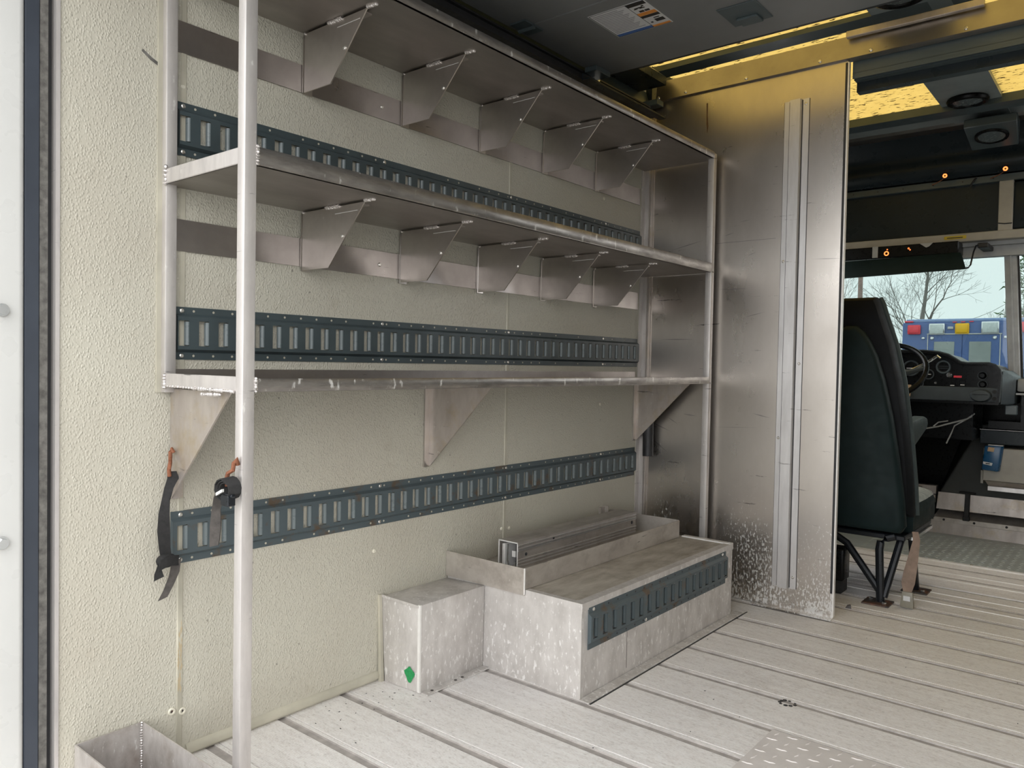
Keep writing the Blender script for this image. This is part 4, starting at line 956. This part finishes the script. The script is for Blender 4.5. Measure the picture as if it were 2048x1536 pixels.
part('body', MB().box(0.62, 0.796, 3.47, 3.56, 0.055, 0.198), M['black'], kb, bevel=0.012, seg=3)
part('base', MB().box(0.62, 0.790, 3.475, 3.55, 0.001, 0.060), M['rubber'], kb, bevel=0.006)

# ------------------------------------------------------------------ steering wheel
sw = thing('steering_wheel', 'black steering wheel with a silver-edged hub in front of the dashboard', 'wheel', (0.685, 4.42, 0.965))
wc = Vector((0.685, 4.42, 0.965)); ax = Vector((0, -0.68, 0.73)).normalized()
part('rim', MB().ring(wc, ax, 0.213, 0.0135, 48, 10), M['black'], sw)
wa = ax.orthogonal().normalized(); wbv = ax.cross(wa)
part('hub', MB().disc(wc - ax * 0.055, ax, 0.075, 0.045, 24, 1), M['grille'], sw)
for k in range(4):
    a = k * PI / 2 + PI / 4
    e = wa * math.cos(a) + wbv * math.sin(a)
    part('spoke', MB().tube([wc - ax * 0.03 + e * 0.05, wc - ax * 0.022 + e * 0.13, wc + e * 0.205], [0.022, 0.016, 0.011], 8), M['grille'], sw)
part('column', MB().tube([wc - ax * 0.05, wc - ax * 0.18, wc - ax * 0.42], [0.045, 0.055, 0.055], 14), M['black'], sw)
part('column_shroud', MB().tube([wc - ax * 0.06 + Vector((0.03, 0, 0.01)), wc - ax * 0.20 + Vector((0.03, 0, 0.02))], [0.06, 0.075], 16), M['grille'], sw)
part('signal_lever', MB().tube([(0.72, 4.53, 0.94), (0.80, 4.54, 0.975), (0.867, 4.55, 1.011), (0.895, 4.55, 1.029), (0.924, 4.55, 1.051), (0.938, 4.55, 1.038)], [0.005, 0.005, 0.006, 0.008, 0.007, 0.006], 8), M['chrome'], sw)

# ------------------------------------------------------------------ dashboard
da = thing('dashboard', 'black dashboard with curved hood, gauges and grey lower panel', 'dashboard', (0.70, 4.9, 0.80))
def arc_outline():
    pts = [(0.16, 0.800), (0.16, 1.06), (0.20, 1.083)]
    pts += [(0.63, 1.086), (0.83, 1.084), (0.90, 1.077), (0.945, 1.064), (0.98, 1.042), (1.005, 1.024), (1.035, 1.0185), (1.135, 1.020), (1.165, 1.010), (1.187, 0.985), (1.194, 0.955), (1.188, 0.815), (1.182, 0.800)]
    return pts
outl = arc_outline()
cxm, czm = 0.68, 0.93
inn = [(cxm + (p[0] - cxm) * 0.975, czm + (p[1] - czm) * 0.90) for p in outl]
n = len(outl)
mb = MB()
R_a = [(p[0], 4.715, p[1]) for p in outl]; R_b = [(p[0] + 0.0, 5.10, p[1] - 0.01) for p in outl]; R_c = [(p[0], 4.715, p[1]) for p in inn]; R_d = [(p[0], 4.775, p[1]) for p in inn]
mb.loft([R_d, R_c, R_a, R_b])
part('hood', mb, M['black'], da, smooth=60)
part('hood_highlight', MB().tube([(p[0], 4.716, p[1]) for p in outl[1:-1]], 0.004, 6), M['grille'], da)  # paler bead drawn as the windshield's highlight along the hood rim
part('gauge_face', MB().prism(inn, 'y', 4.770, 4.778), M['black'], da)
part('lower_panel', MB().box(0.40, 1.182, 4.745, 4.775, 0.812, 0.889), M['grille'], da, bevel=0.003)
def gauge(x, z, r, name='gauge'):
    g = part(name, MB().ring((x, 4.768, z), (0, -1, 0), r, r * 0.14, 20, 6), M['grille'], da)
    part('needle', MB().box(x - r * 0.6, x + r * 0.5, 4.7655, 4.7675, z - 0.002, z + 0.002), M['paper'], g)
gauge(0.842, 0.953, 0.026); gauge(0.755, 0.985, 0.040); gauge(0.800, 0.900, 0.018)
v_ = part('air_vent', MB().ring((0.915, 4.766, 0.995), (0, -1, 0), 0.032, 0.006, 22, 6), M['liner'], da)
part('vent_slat', MB().box(0.888, 0.945, 4.764, 4.770, 0.997, 1.000).box(0.890, 0.940, 4.764, 4.770, 0.986, 0.989), M['grille'], v_)
part('knob', MB().disc((0.944, 4.77, 0.952), (0, -1, 0), 0.015, 0.014, 14, 1), M['chrome'], da)
part('knob', MB().disc((0.878, 4.77, 0.906), (0, -1, 0), 0.008, 0.010, 12, 1), M['chrome'], da)
for (x, z) in ((1.101, 0.952), (1.103, 0.905)):
    kn = part('knob', MB().disc((x, 4.77, z), (0, -1, 0), 0.018, 0.02, 16, 1), M['black'], da)
    part('knob_ring', MB().ring((x, 4.765, z), (0, -1, 0), 0.022, 0.002, 20, 6), M['grille'], kn)
part('warning_tag', MB().box(0.966, 1.004, 4.762, 4.768, 0.938, 0.949), M['red'], da)
for (x, z) in ((0.962, 0.903), (1.010, 0.907)):
    s_ = part('switch', MB().box(x - 0.014, x + 0.014, 4.757, 4.769, z - 0.018, z + 0.018), M['black'], da, bevel=0.002)
    part('switch_mark', MB().box(x - 0.010, x + 0.010, 4.755, 4.757, z - 0.010, z - 0.005), M['paper'], s_)
part('round_vent', MB().loft([[(1.100 + rx * math.cos(2 * PI * k / 20), yv, 0.846 + rz * math.sin(2 * PI * k / 20)) for k in range(20)] for (yv, rx, rz) in ((4.745, 0.050, 0.034), (4.728, 0.050, 0.034), (4.718, 0.042, 0.028), (4.716, 0.020, 0.012))]), M['grille'], da, smooth=40)
part('vent_slat', MB().box(1.064, 1.136, 4.714, 4.7185, 0.850, 0.853), M['black'], da)
for z in (0.868, 0.832): part('knob', MB().disc((1.160, 4.745, z), (0, -1, 0), 0.010, 0.004, 12), M['rubber'], da)
part('side_wing', MB().hexa([(1.19, 4.73, 0.80), (1.232, 4.88, 0.80), (1.232, 5.15, 0.80), (1.19, 5.10, 0.80), (1.195, 4.73, 0.985), (1.235, 4.88, 0.95), (1.235, 5.15, 0.945), (1.195, 5.10, 0.985)]), M['grille'], da, bevel=0.006)
part('key_tag', MB().hexa([(0.742, 4.735, 0.828), (0.760, 4.735, 0.828), (0.760, 4.74, 0.828), (0.742, 4.74, 0.828), (0.746, 4.735, 0.893), (0.764, 4.735, 0.893), (0.764, 4.74, 0.893), (0.746, 4.74, 0.893)]), M['tan'], da)
part('lower_dark_box', MB().box(0.20, 1.055, 4.82, 5.14, 0.60, 0.799), M['black'], da)
sh2 = thing('dash_shelf', 'grey ledge continuing the dashboard past its right end', 'shelf', (1.7, 5.0, 0.85))
part('top_board', MB().box(1.238, WR - 0.02, 4.93, 5.17, 0.868, 0.938), M['pillar'], sh2, bevel=0.01, seg=2)
part('edge_bead', MB().box(1.238, WR - 0.02, 4.90, 4.93, 0.852, 0.862), M['pillar'], sh2)
part('drop_panel', MB().box(1.194, 1.25, 4.87, 4.90, 0.745, 0.797), M['liner'], sh2, bevel=0.004)
part('under_panel', MB().box(1.255, WR - 0.02, 4.98, 5.05, 0.66, 0.85), M['black'], sh2)
wr = thing('loose_wires', 'loose grey wires dangling under the dashboard', 'wire', (0.95, 4.8, 0.58))
part('wire', MB().tube([(1.06, 4.83, 0.745), (1.03, 4.80, 0.715), (0.96, 4.80, 0.69), (0.89, 4.80, 0.665), (0.83, 4.80, 0.650)], 0.0045, 6), M['pillar'], wr)
part('wire', MB().tube([(1.05, 4.82, 0.73), (0.97, 4.81, 0.675), (0.955, 4.81, 0.63), (0.935, 4.80, 0.575)], 0.004, 6), M['pillar'], wr)
part('wire', MB().tube([(0.94, 4.80, 0.70), (0.895, 4.79, 0.69), (0.87, 4.79, 0.665)], 0.0035, 6), M['pillar'], wr)
pd = thing('brake_pedal', 'black foot pedal on a thin bent arm beside the seat cushion', 'pedal', (0.79, 4.9, 0.27))
part('arm', MB().tube([(0.70, 5.0, 0.603), (0.72, 4.98, 0.48), (0.742, 4.92, 0.41), (0.748, 4.90, 0.38), (0.779, 4.90, 0.305)], 0.005, 8), M['chrome'], pd)
part('pad', MB().hexa([(0.768, 4.885, 0.262), (0.808, 4.885, 0.258), (0.808, 4.91, 0.262), (0.768, 4.91, 0.266), (0.770, 4.895, 0.308), (0.800, 4.895, 0.306), (0.800, 4.92, 0.310), (0.770, 4.92, 0.312)]), M['rubber'], pd, bevel=0.004)

# ------------------------------------------------------------------ engine cover and step
en = thing('engine_cover', 'dark grey tapered engine cover rising from the aluminium step', 'cover', (1.4, 5.2, 0.0))
part('rear_face', MB().hexa([(0.838, 5.20, 0.245), (2.0, 5.20, 0.245), (2.0, 5.45, 0.245), (0.80, 5.45, 0.245), (1.04, 5.24, 0.665), (2.0, 5.24, 0.665), (2.0, 5.45, 0.665), (0.935, 5.45, 0.665)]), M['engine'], en, bevel=0.01, seg=2)
part('skirt_plate', MB().hexa([(0.824, 5.19, 0.150), (2.0, 5.19, 0.150), (2.0, 5.198, 0.150), (0.824, 5.198, 0.150), (0.832, 5.196, 0.250), (2.0, 5.196, 0.250), (2.0, 5.2, 0.250), (0.832, 5.2, 0.250)]), M['gusset_low'], en)
part('hollow', MB().box(0.82, 2.0, 5.30, 5.45, 0.11, 0.25), M['black'], en)
part('rubber_latch', MB().box(0.945, 1.030, 5.165, 5.185, 0.258, 0.268).hexa([(0.972, 5.16, 0.105), (1.000, 5.16, 0.105), (1.000, 5.175, 0.105), (0.972, 5.175, 0.105), (0.977, 5.165, 0.262), (1.002, 5.165, 0.262), (1.002, 5.18, 0.262), (0.977, 5.18, 0.262)]).box(0.968, 1.004, 5.155, 5.175, 0.100, 0.125), M['rubber'], en, bevel=0.003)
ks = thing('floor_step', 'low aluminium step with a screwed top edge below the engine cover', 'step', (1.4, 5.2, 0.0))
part('riser', MB().box(0.76, 2.0, 5.192, 5.20, 0.0, 0.082), M['gusset_low'], ks)
part('edge_strip', MB().box(0.812, 2.0, 5.183, 5.1915, 0.074, 0.102), M['tray'], ks, bevel=0.001)
part('top_slope', MB().hexa([(0.812, 5.192, 0.090), (2.0, 5.192, 0.090), (2.0, 5.33, 0.13), (0.825, 5.33, 0.13), (0.812, 5.192, 0.102), (2.0, 5.192, 0.102), (2.0, 5.33, 0.145), (0.825, 5.33, 0.145)]), M['tray'], ks)
for x in (0.867, 1.024, 1.185, 1.345): part('screw', MB().disc((x, 5.183, 0.089), (0, -1, 0), 0.007, 0.004, 10, 1), M['rubber'], ks)
# low panel left of the cover
struct('trim_11', MB().box(0.30, 0.80, 5.30, 5.36, 0.22, 0.27).box(0.30, 0.80, 5.28, 5.30, 0.17, 0.215), M['gusset_low'])
bb = thing('beige_panel_box', 'beige sheet metal box projecting from the engine cover', 'box', (1.3, 5.05, 0.30))
part('face', MB().box(1.085, 1.75, 4.99, 5.21, 0.368, 0.552), M['beige'], bb, bevel=0.004)
part('side_flange', MB().box(1.072, 1.0845, 5.02, 5.20, 0.348, 0.42), M['beige'], bb)
part('lower_ledge', MB().hexa([(1.11, 5.02, 0.338), (1.75, 5.02, 0.338), (1.75, 5.2, 0.338), (1.11, 5.2, 0.338), (1.098, 4.992, 0.367), (1.75, 4.992, 0.367), (1.75, 5.2, 0.367), (1.098, 5.2, 0.367)]), M['gusset_low'], bb)
part('bottom_strip', MB().box(1.11, 1.75, 5.005, 5.2, 0.313, 0.337), M['rib'], bb)
bt = thing('black_tray', 'black tray with a shiny rim above the beige box', 'tray', (1.3, 5.0, 0.57))
part('body', MB().box(1.064, 1.75, 5.0, 5.2, 0.572, 0.650), M['liner_dark'], bt, bevel=0.004)
part('rim', MB().box(1.064, 1.75, 4.994, 5.0, 0.650, 0.654), M['pillar'], bt)
part('upper_body', MB().box(1.10, 1.75, 5.02, 5.2, 0.658, 0.70), M['black'], bt)
cr_ = thing('card_reader', 'small blue plastic device with a white sticker clipped to the beige box', 'device', (1.13, 4.97, 0.43))
part('body', MB().hexa([(1.084, 4.945, 0.432), (1.163, 4.945, 0.426), (1.170, 4.985, 0.426), (1.084, 4.985, 0.432), (1.096, 4.945, 0.566), (1.176, 4.945, 0.568), (1.186, 4.985, 0.570), (1.096, 4.985, 0.566)]), M['cardblue'], cr_, bevel=0.008, seg=2)
part('top_edge', MB().box(1.112, 1.182, 4.950, 4.985, 0.568, 0.572), M['paper'], cr_)
part('tan_sticker', MB().hexa([(1.110, 4.9435, 0.537), (1.140, 4.9435, 0.534), (1.140, 4.9455, 0.534), (1.110, 4.9455, 0.537), (1.114, 4.9435, 0.560), (1.144, 4.9435, 0.558), (1.144, 4.9455, 0.558), (1.114, 4.9455, 0.560)]), M['tan'], cr_)
ws = part('white_sticker', MB().hexa([(1.092, 4.9435, 0.464), (1.133, 4.9435, 0.458), (1.133, 4.9455, 0.458), (1.092, 4.9455, 0.464), (1.092, 4.9435, 0.478), (1.137, 4.9435, 0.473), (1.137, 4.9455, 0.473), (1.092, 4.9455, 0.478)]), M['paper'], cr_)
part('sticker_mark', MB().box(1.104, 1.124, 4.9425, 4.9437, 0.465, 0.471), M['ink'], ws)

# ------------------------------------------------------------------ overhead cabinets and visor
oc = thing('overhead_cabinet', 'dark overhead cab cabinet in a beige frame above the windshield', 'cabinet', (1.1, 5.05, 1.71))
part('top_rail', MB().box(0.0, WR, 5.04, 5.07, 2.032, 2.068), M['liner'], oc)
rv2 = None
for x in (0.34, 0.48, 0.62, 0.78, 0.93, 1.08):
    if rv2 is None: rv2 = part('rivet', MB().disc((x, 5.04, 2.05), (0, -1, 0), 0.004, 0.003, 8, 1), M['dark'], oc); x_0 = x
    else: again(rv2, oc, (x - x_0, 0, 0))
part('bottom_rail', MB().box(0.0, WR, 5.045, 5.11, 1.712, 1.760), M['beige'], oc, bevel=0.003)
part('centre_stile', MB().box(1.108, 1.176, 5.048, 5.11, 1.755, 2.035), M['beige'], oc, bevel=0.003)
part('cabinet_door', MB().box(0.02, 1.110, 5.070, 5.10, 1.758, 2.034), M['liner_dark'], oc, bevel=0.002)
part('cabinet_door', MB().box(1.172, 2.25, 5.070, 5.10, 1.764, 2.028), M['liner_dark'], oc, bevel=0.012, seg=3)
part('under_ledge', MB().box(0.0, WR, 5.11, 5.16, 1.690, 1.722), M['pillar'], oc)
part('yellow_sticker', MB().box(0.845, 0.957, 5.0440, 5.0455, 1.729, 1.748), M['yellow'], oc)
part('sticker_text', MB().box(0.860, 0.940, 5.0430, 5.0442, 1.735, 1.740), M['ink'], oc)
part('stile_cable', MB().tube([(1.108, 5.045, 1.80), (1.14, 5.044, 1.794), (1.176, 5.045, 1.795)], 0.003, 6), M['rubber'], oc)
part('hanging_cable', MB().tube([(0.97, 5.035, 2.02), (0.99, 5.025, 2.05), (1.0, 5.03, 2.066)], 0.006, 6), M['rubber'], oc)
ml = None
for (x, z, lb_) in ((0.857, 2.071, 'glowing orange marker lamp under the cab roof, the left one of two'), (1.148, 2.069, 'glowing orange marker lamp under the cab roof, the right one by the beige stile')):
    t = thing('marker_lamp', lb_, 'lamp', (x, 4.95, z), 'roof marker lamps')
    part('glowing_ring', MB().ring((x, 4.945, z + 0.006), (0, -1, -0.2), 0.0085, 0.0035, 16, 6), M['glow'], t)
    part('socket', MB().disc((x, 4.975, z + 0.006), (0, -1, 0), 0.014, 0.028, 12), M['rubber'], t)
    part('lead', MB().tube([(x, 4.97, z + 0.004), (x - 0.03, 4.985, z - 0.012), (x - 0.08, 5.03, z - 0.02)], 0.0025, 6), M['rust'], t)
vz = thing('sun_visor', 'black driver sun visor hung on a bent wire rod', 'visor', (0.7, 4.85, 1.52))
part('panel', MB().hexa([(0.20, 4.835, 1.512), (0.993, 4.835, 1.532), (0.993, 4.862, 1.532), (0.20, 4.862, 1.512), (0.20, 4.90, 1.62), (0.955, 4.90, 1.635), (0.955, 4.925, 1.635), (0.20, 4.925, 1.62)]), M['seatcloth'], vz, bevel=0.008, seg=2)
part('rod', MB().tube([(0.985, 4.85, 1.536), (1.004, 4.85, 1.540), (1.012, 4.86, 1.555), (1.020, 4.89, 1.63), (1.026, 4.92, 1.666), (1.045, 4.95, 1.672)], 0.0045, 8), M['steel'], vz)
part('rod_bracket', MB().box(1.030, 1.082, 4.93, 5.12, 1.655, 1.682), M['rubber'], vz, bevel=0.004)
rd = thing('radio_box', 'black radio box with orange rings glowing for outside light under the overhead cabinet', 'radio', (0.7, 5.0, 1.65))
part('body', MB().box(0.24, 0.93, 4.99, 5.13, 1.640, 1.711), M['black'], rd, bevel=0.005)
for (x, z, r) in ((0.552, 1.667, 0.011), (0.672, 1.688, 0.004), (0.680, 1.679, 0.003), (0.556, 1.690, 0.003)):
    part('hole_glow_ring', MB().ring((x, 4.988, z), (0, -1, 0), r, r * 0.28, 16, 6), M['glow'], rd)  # emission stands in for outside light coming through holes
part('mount_tab', MB().prism([(0.73, 1.711), (0.80, 1.711), (0.78, 1.69), (0.765, 1.685)], 'y', 4.982, 4.989), M['pillar'], rd)
part('mount_tab', MB().box(0.475, 0.505, 4.980, 4.989, 1.645, 1.711), M['pillar'], rd)

# ------------------------------------------------------------------ outside: ambulance
am = thing('ambulance', 'blue ambulance parked outside, seen from the rear through the windshield', 'vehicle', (-0.97, 19.5, -0.78))
AX0, AX1, AY = -2.05, 0.13, 16.9
part('body', MB().box(AX0, AX1, AY, AY + 4.2, -0.30, 1.93), M['ambblue'], am, bevel=0.04, seg=2)
part('roof_cap', MB().box(AX0 + 0.06, AX1 - 0.06, AY + 0.02, AY + 4.1, 1.92, 1.99), M['ambtop'], am, bevel=0.03, seg=2)
part('corner_lamp', MB().box(AX0 + 0.04, AX0 + 0.20, AY - 0.005, AY + 0.05, 1.925, 1.955), M['red'], am, bevel=0.01)
part('cab', MB().box(AX0 + 0.1, AX1 - 0.1, AY + 4.2, AY + 5.9, -0.3, 1.3), M['ambblue'], am, bevel=0.08, seg=2)
for (x, y_) in ((AX0 + 0.18, AY + 0.9), (AX1 - 0.18, AY + 0.9), (AX0 + 0.2, AY + 5.0), (AX1 - 0.2, AY + 5.0)):
    part('wheel', MB().tube([(x - 0.13, y_, -0.40), (x + 0.13, y_, -0.40)], 0.38, 20), M['rubber'], am)
part('bumper', MB().box(AX0 + 0.05, AX1 - 0.05, AY - 0.25, AY, -0.38, -0.22), M['chrome'], am, bevel=0.02)
def lamp(name, x0, x1, z0, z1, mat, frame):
    l = part(name, MB().box(x0, x1, AY - 0.05, AY, z0, z1), frame, am, bevel=0.02, seg=2)
    part('lens', MB().box(x0 + 0.025, x1 - 0.025, AY - 0.075, AY - 0.045, z0 + 0.025, z1 - 0.025), mat, l, bevel=0.012, seg=2)
lamp('warning_lamp', -1.945, -1.710, 1.690, 1.875, M['red'], M['red'])
lamp('flood_lamp', -1.565, -1.285, 1.675, 1.900, M['paleglass'], M['chrome'])
lamp('warning_lamp', -1.115, -0.875, 1.690, 1.895, M['amber'], M['amber'])
lamp('flood_lamp', -0.680, -0.385, 1.690, 1.925, M['paleglass'], M['chrome'])
lamp('warning_lamp', -0.16, 0.055, 1.715, 1.905, M['red'], M['red'])
part('clearance_lamp', MB().box(-1.16, -1.09, AY - 0.02, AY, 1.912, 1.928), M['red'], am)
part('clearance_lamp', MB().box(-1.02, -0.95, AY - 0.02, AY, 1.915, 1.931), M['red'], am)
part('clearance_lamp', MB().box(-0.88, -0.81, AY - 0.02, AY, 1.918, 1.934), M['red'], am)
part('license_lamp', MB().box(-1.245, -1.145, AY - 0.03, AY, 1.785, 1.835), M['paper'], am, bevel=0.01)
part('door_trim', MB().box(-1.595, -0.34, AY - 0.03, AY, 1.683, 1.703).box(-1.588, -1.573, AY - 0.02, AY, 0.3, 1.683).box(-0.375, -0.360, AY - 0.02, AY, 0.3, 1.683), M['paper'], am)
for (x0, x1) in ((-1.572, -0.992), (-0.985, -0.376)):
    d = part('rear_door', MB().box(x0, x1, AY - 0.018, AY, 0.0, 1.680), M['ambblue'], am, bevel=0.006)
    xa, xb = (x0 + 0.105, x1 - 0.125) if x0 < -1.2 else (x0 + 0.115, x1 - 0.135)
    part('door_window', MB().box(xa, xb, AY - 0.03, AY - 0.018, 0.85, 1.545), M['ambglass'], d, bevel=0.008)
for (x, z) in ((-1.505, 1.615), (-0.455, 1.622)):
    part('door_hinge', MB().disc((x, AY - 0.02, z), (0, -1, 0), 0.036, 0.03, 12, 1), M['chrome'], am)
for (x, z) in ((-1.665, 1.615), (-0.285, 1.63)):
    part('side_handle', MB().box(x - 0.03, x + 0.03, AY - 0.03, AY, z - 0.02, z + 0.02), M['chrome'], am, bevel=0.01)
tk = thing('parked_truck', 'white truck with an amber roof beacon beyond the ambulance', 'vehicle', (-0.2, 26, -0.78))
part('body', MB().box(-1.15, 1.2, 25.0, 29.0, -0.3, 2.42), M['white'], tk, bevel=0.05, seg=2)
part('beacon', MB().box(-0.86, -0.35, 25.0, 25.3, 2.43, 2.78), M['amber'], tk, bevel=0.03, seg=2)
part('lamp_bar', MB().box(-1.12, -0.90, 25.0, 25.2, 2.43, 2.50), M['orange'], tk, bevel=0.02)
part('wheel', MB().tube([(-1.0, 26, -0.4), (-0.75, 26, -0.4)], 0.38, 18), M['rubber'], tk)
part('wheel', MB().tube([(0.8, 26, -0.4), (1.05, 26, -0.4)], 0.38, 18), M['rubber'], tk)

# ------------------------------------------------------------------ outside: trees, poles
def bare_tree(label, x, y_, trunk, first, spread, mat, seed, depth=6, r0=0.16, group=None):
    rnd = random.Random(seed)
    t = thing('bare_tree', label, 'tree', (x, y_, -0.78), group)
    mb_t, mb_b = MB(), MB()
    def grow(p, d, L, r, lev):
        q = p + d * L
        side = Vector((rnd.uniform(-1, 1), rnd.uniform(-1, 1), rnd.uniform(-0.3, 0.5))) * L * 0.05
        mid = p + d * L * 0.5 + side
        (mb_t if lev == 0 else mb_b).tube([p, mid, q], [r, r * 0.86, r * 0.72], 6 if lev < 2 else 3, cap=False)
        if lev >= depth: return
        nb = 5 if lev == 0 else (3 if lev < 5 else 2)
        a0 = rnd.uniform(0, 2 * PI)
        for k in range(nb):
            a = a0 + 2 * PI * k / nb + rnd.uniform(-0.5, 0.5)
            tilt = (rnd.uniform(0.05, 0.25) if k == 0 else rnd.uniform(0.45, 0.9)) * spread
            e = d.orthogonal().normalized(); f_ = d.cross(e)
            nd = d * math.cos(tilt) + (e * math.cos(a) + f_ * math.sin(a)) * math.sin(tilt)
            nd.z += 0.16; nd.normalize()
            start = q if k < 2 else p + d * L * rnd.uniform(0.5, 0.98)
            LL = (first if lev == 0 else L) * rnd.uniform(0.66, 0.86)
            grow(start, nd, LL, max(r * (0.66 if k == 0 else rnd.uniform(0.38, 0.52)), 0.006), lev + 1)
    grow(Vector((x, y_, -0.78)), Vector((0.01, 0, 1)).normalized(), trunk, r0, 0)
    part('trunk', mb_t, mat, t); part('branches', mb_b, mat, t)
    return t
bare_tree('tall bare tree with a wide crown rising right behind the ambulance', -7.5, 45, 4.75, 1.75, 1.0, M['bark'], 14, 6, 0.15)
bare_tree('bare tree paled by haze beside the utility pole, left edge of the windshield view', -14.0, 52, 4.7, 1.8, 1.1, M['bark_hazed'], 5, 5, 0.11)
bare_tree('low bare tree between the seat headrest and the ambulance', -9.7, 51, 2.6, 1.15, 1.1, M['bark_hazed'], 23, 5, 0.08)
bare_tree('small bare tree beside the thin far pole, right of the tall tree', -5.2, 56, 3.6, 0.95, 1.0, M['bark_hazed'], 31, 5, 0.07)
bare_tree('small bare tree showing just left of the windshield pillar', -3.9, 53, 3.7, 0.9, 1.0, M['bark_hazed'], 37, 5, 0.07)
pn = thing('pine_tree', 'green pine tree seen right of the windshield pillar', 'tree', (-2.6, 42, -0.78))
part('trunk', MB().tube([(-2.6, 42, -0.78), (-2.6, 42, 8.0)], [0.2, 0.05], 8), M['bark'], pn)
mb = MB(); rnd = random.Random(4)
for i in range(420):
    z = rnd.uniform(3.4, 8.4); rad = (8.8 - z) * 0.24 * rnd.uniform(0.2, 1.0); a = rnd.uniform(0, 2 * PI)
    c = Vector((-2.6 + rad * math.cos(a), 42 + rad * math.sin(a), z))
    for k in range(3):
        d = Vector((rnd.uniform(-1, 1), rnd.uniform(-1, 1), rnd.uniform(-0.6, 0.4))).normalized() * rnd.uniform(0.15, 0.35)
        sd = d.orthogonal().normalized() * 0.04
        mb.add([c - sd, c + sd, c + d], [(0, 1, 2)])
part('foliage', mb, M['pine'], pn, kind='stuff')
p1 = thing('utility_pole', 'reddish utility pole above the seat headrest', 'pole', (-11.0, 46.5, -0.78))
part('shaft', MB().tube([(-11.0, 46.5, -0.78), (-11.0, 46.5, 8.5)], [0.16, 0.12], 8), M['polewood'], p1)
p2 = thing('utility_pole', 'thin far utility pole between the tall tree and the windshield pillar', 'pole', (-4.6, 52, -0.78))
part('shaft', MB().tube([(-4.6, 52, -0.78), (-4.6, 52, 5.2)], [0.10, 0.07], 8), M['bark_hazed'], p2)
def wire_between(a, b, sag):
    return MB().tube([tuple(a[k] + (b[k] - a[k]) * t - (sag * 4 * t * (1 - t) if k == 2 else 0) for k in range(3)) for t in [i / 10 for i in range(11)]], 0.014, 4)
tag(part('power_line', wire_between((-10.86, 46.5, 5.6), (-4.6, 52, 4.9), 1.5), M['bark_hazed']), 'sagging power line strung between the two utility poles', 'wire')
tag(part('power_line', wire_between((-4.6, 52, 5.0), (4.0, 58, 6.2), 0.8), M['bark_hazed']), 'power line running right from the thin far pole', 'wire')
hm = MB(); rnd = random.Random(9)
for i in range(2600):
    x = rnd.uniform(-16, 8); z = -0.78; hgt = rnd.uniform(1.2, 2.9) * (1.15 if x < -8.2 else 0.9)
    y_ = rnd.uniform(56, 60)
    w = rnd.uniform(0.03, 0.07); l_ = rnd.uniform(-0.4, 0.4)
    hm.add([(x - w, y_, z), (x + w, y_, z), (x + l_, y_, z + hgt)], [(0, 1, 2)])
hd_ = part('winter_hedge', hm, M['hedge']); hd_['kind'] = 'stuff'; tag(hd_, 'brown leafless brush along the far edge of the lot', 'brush')
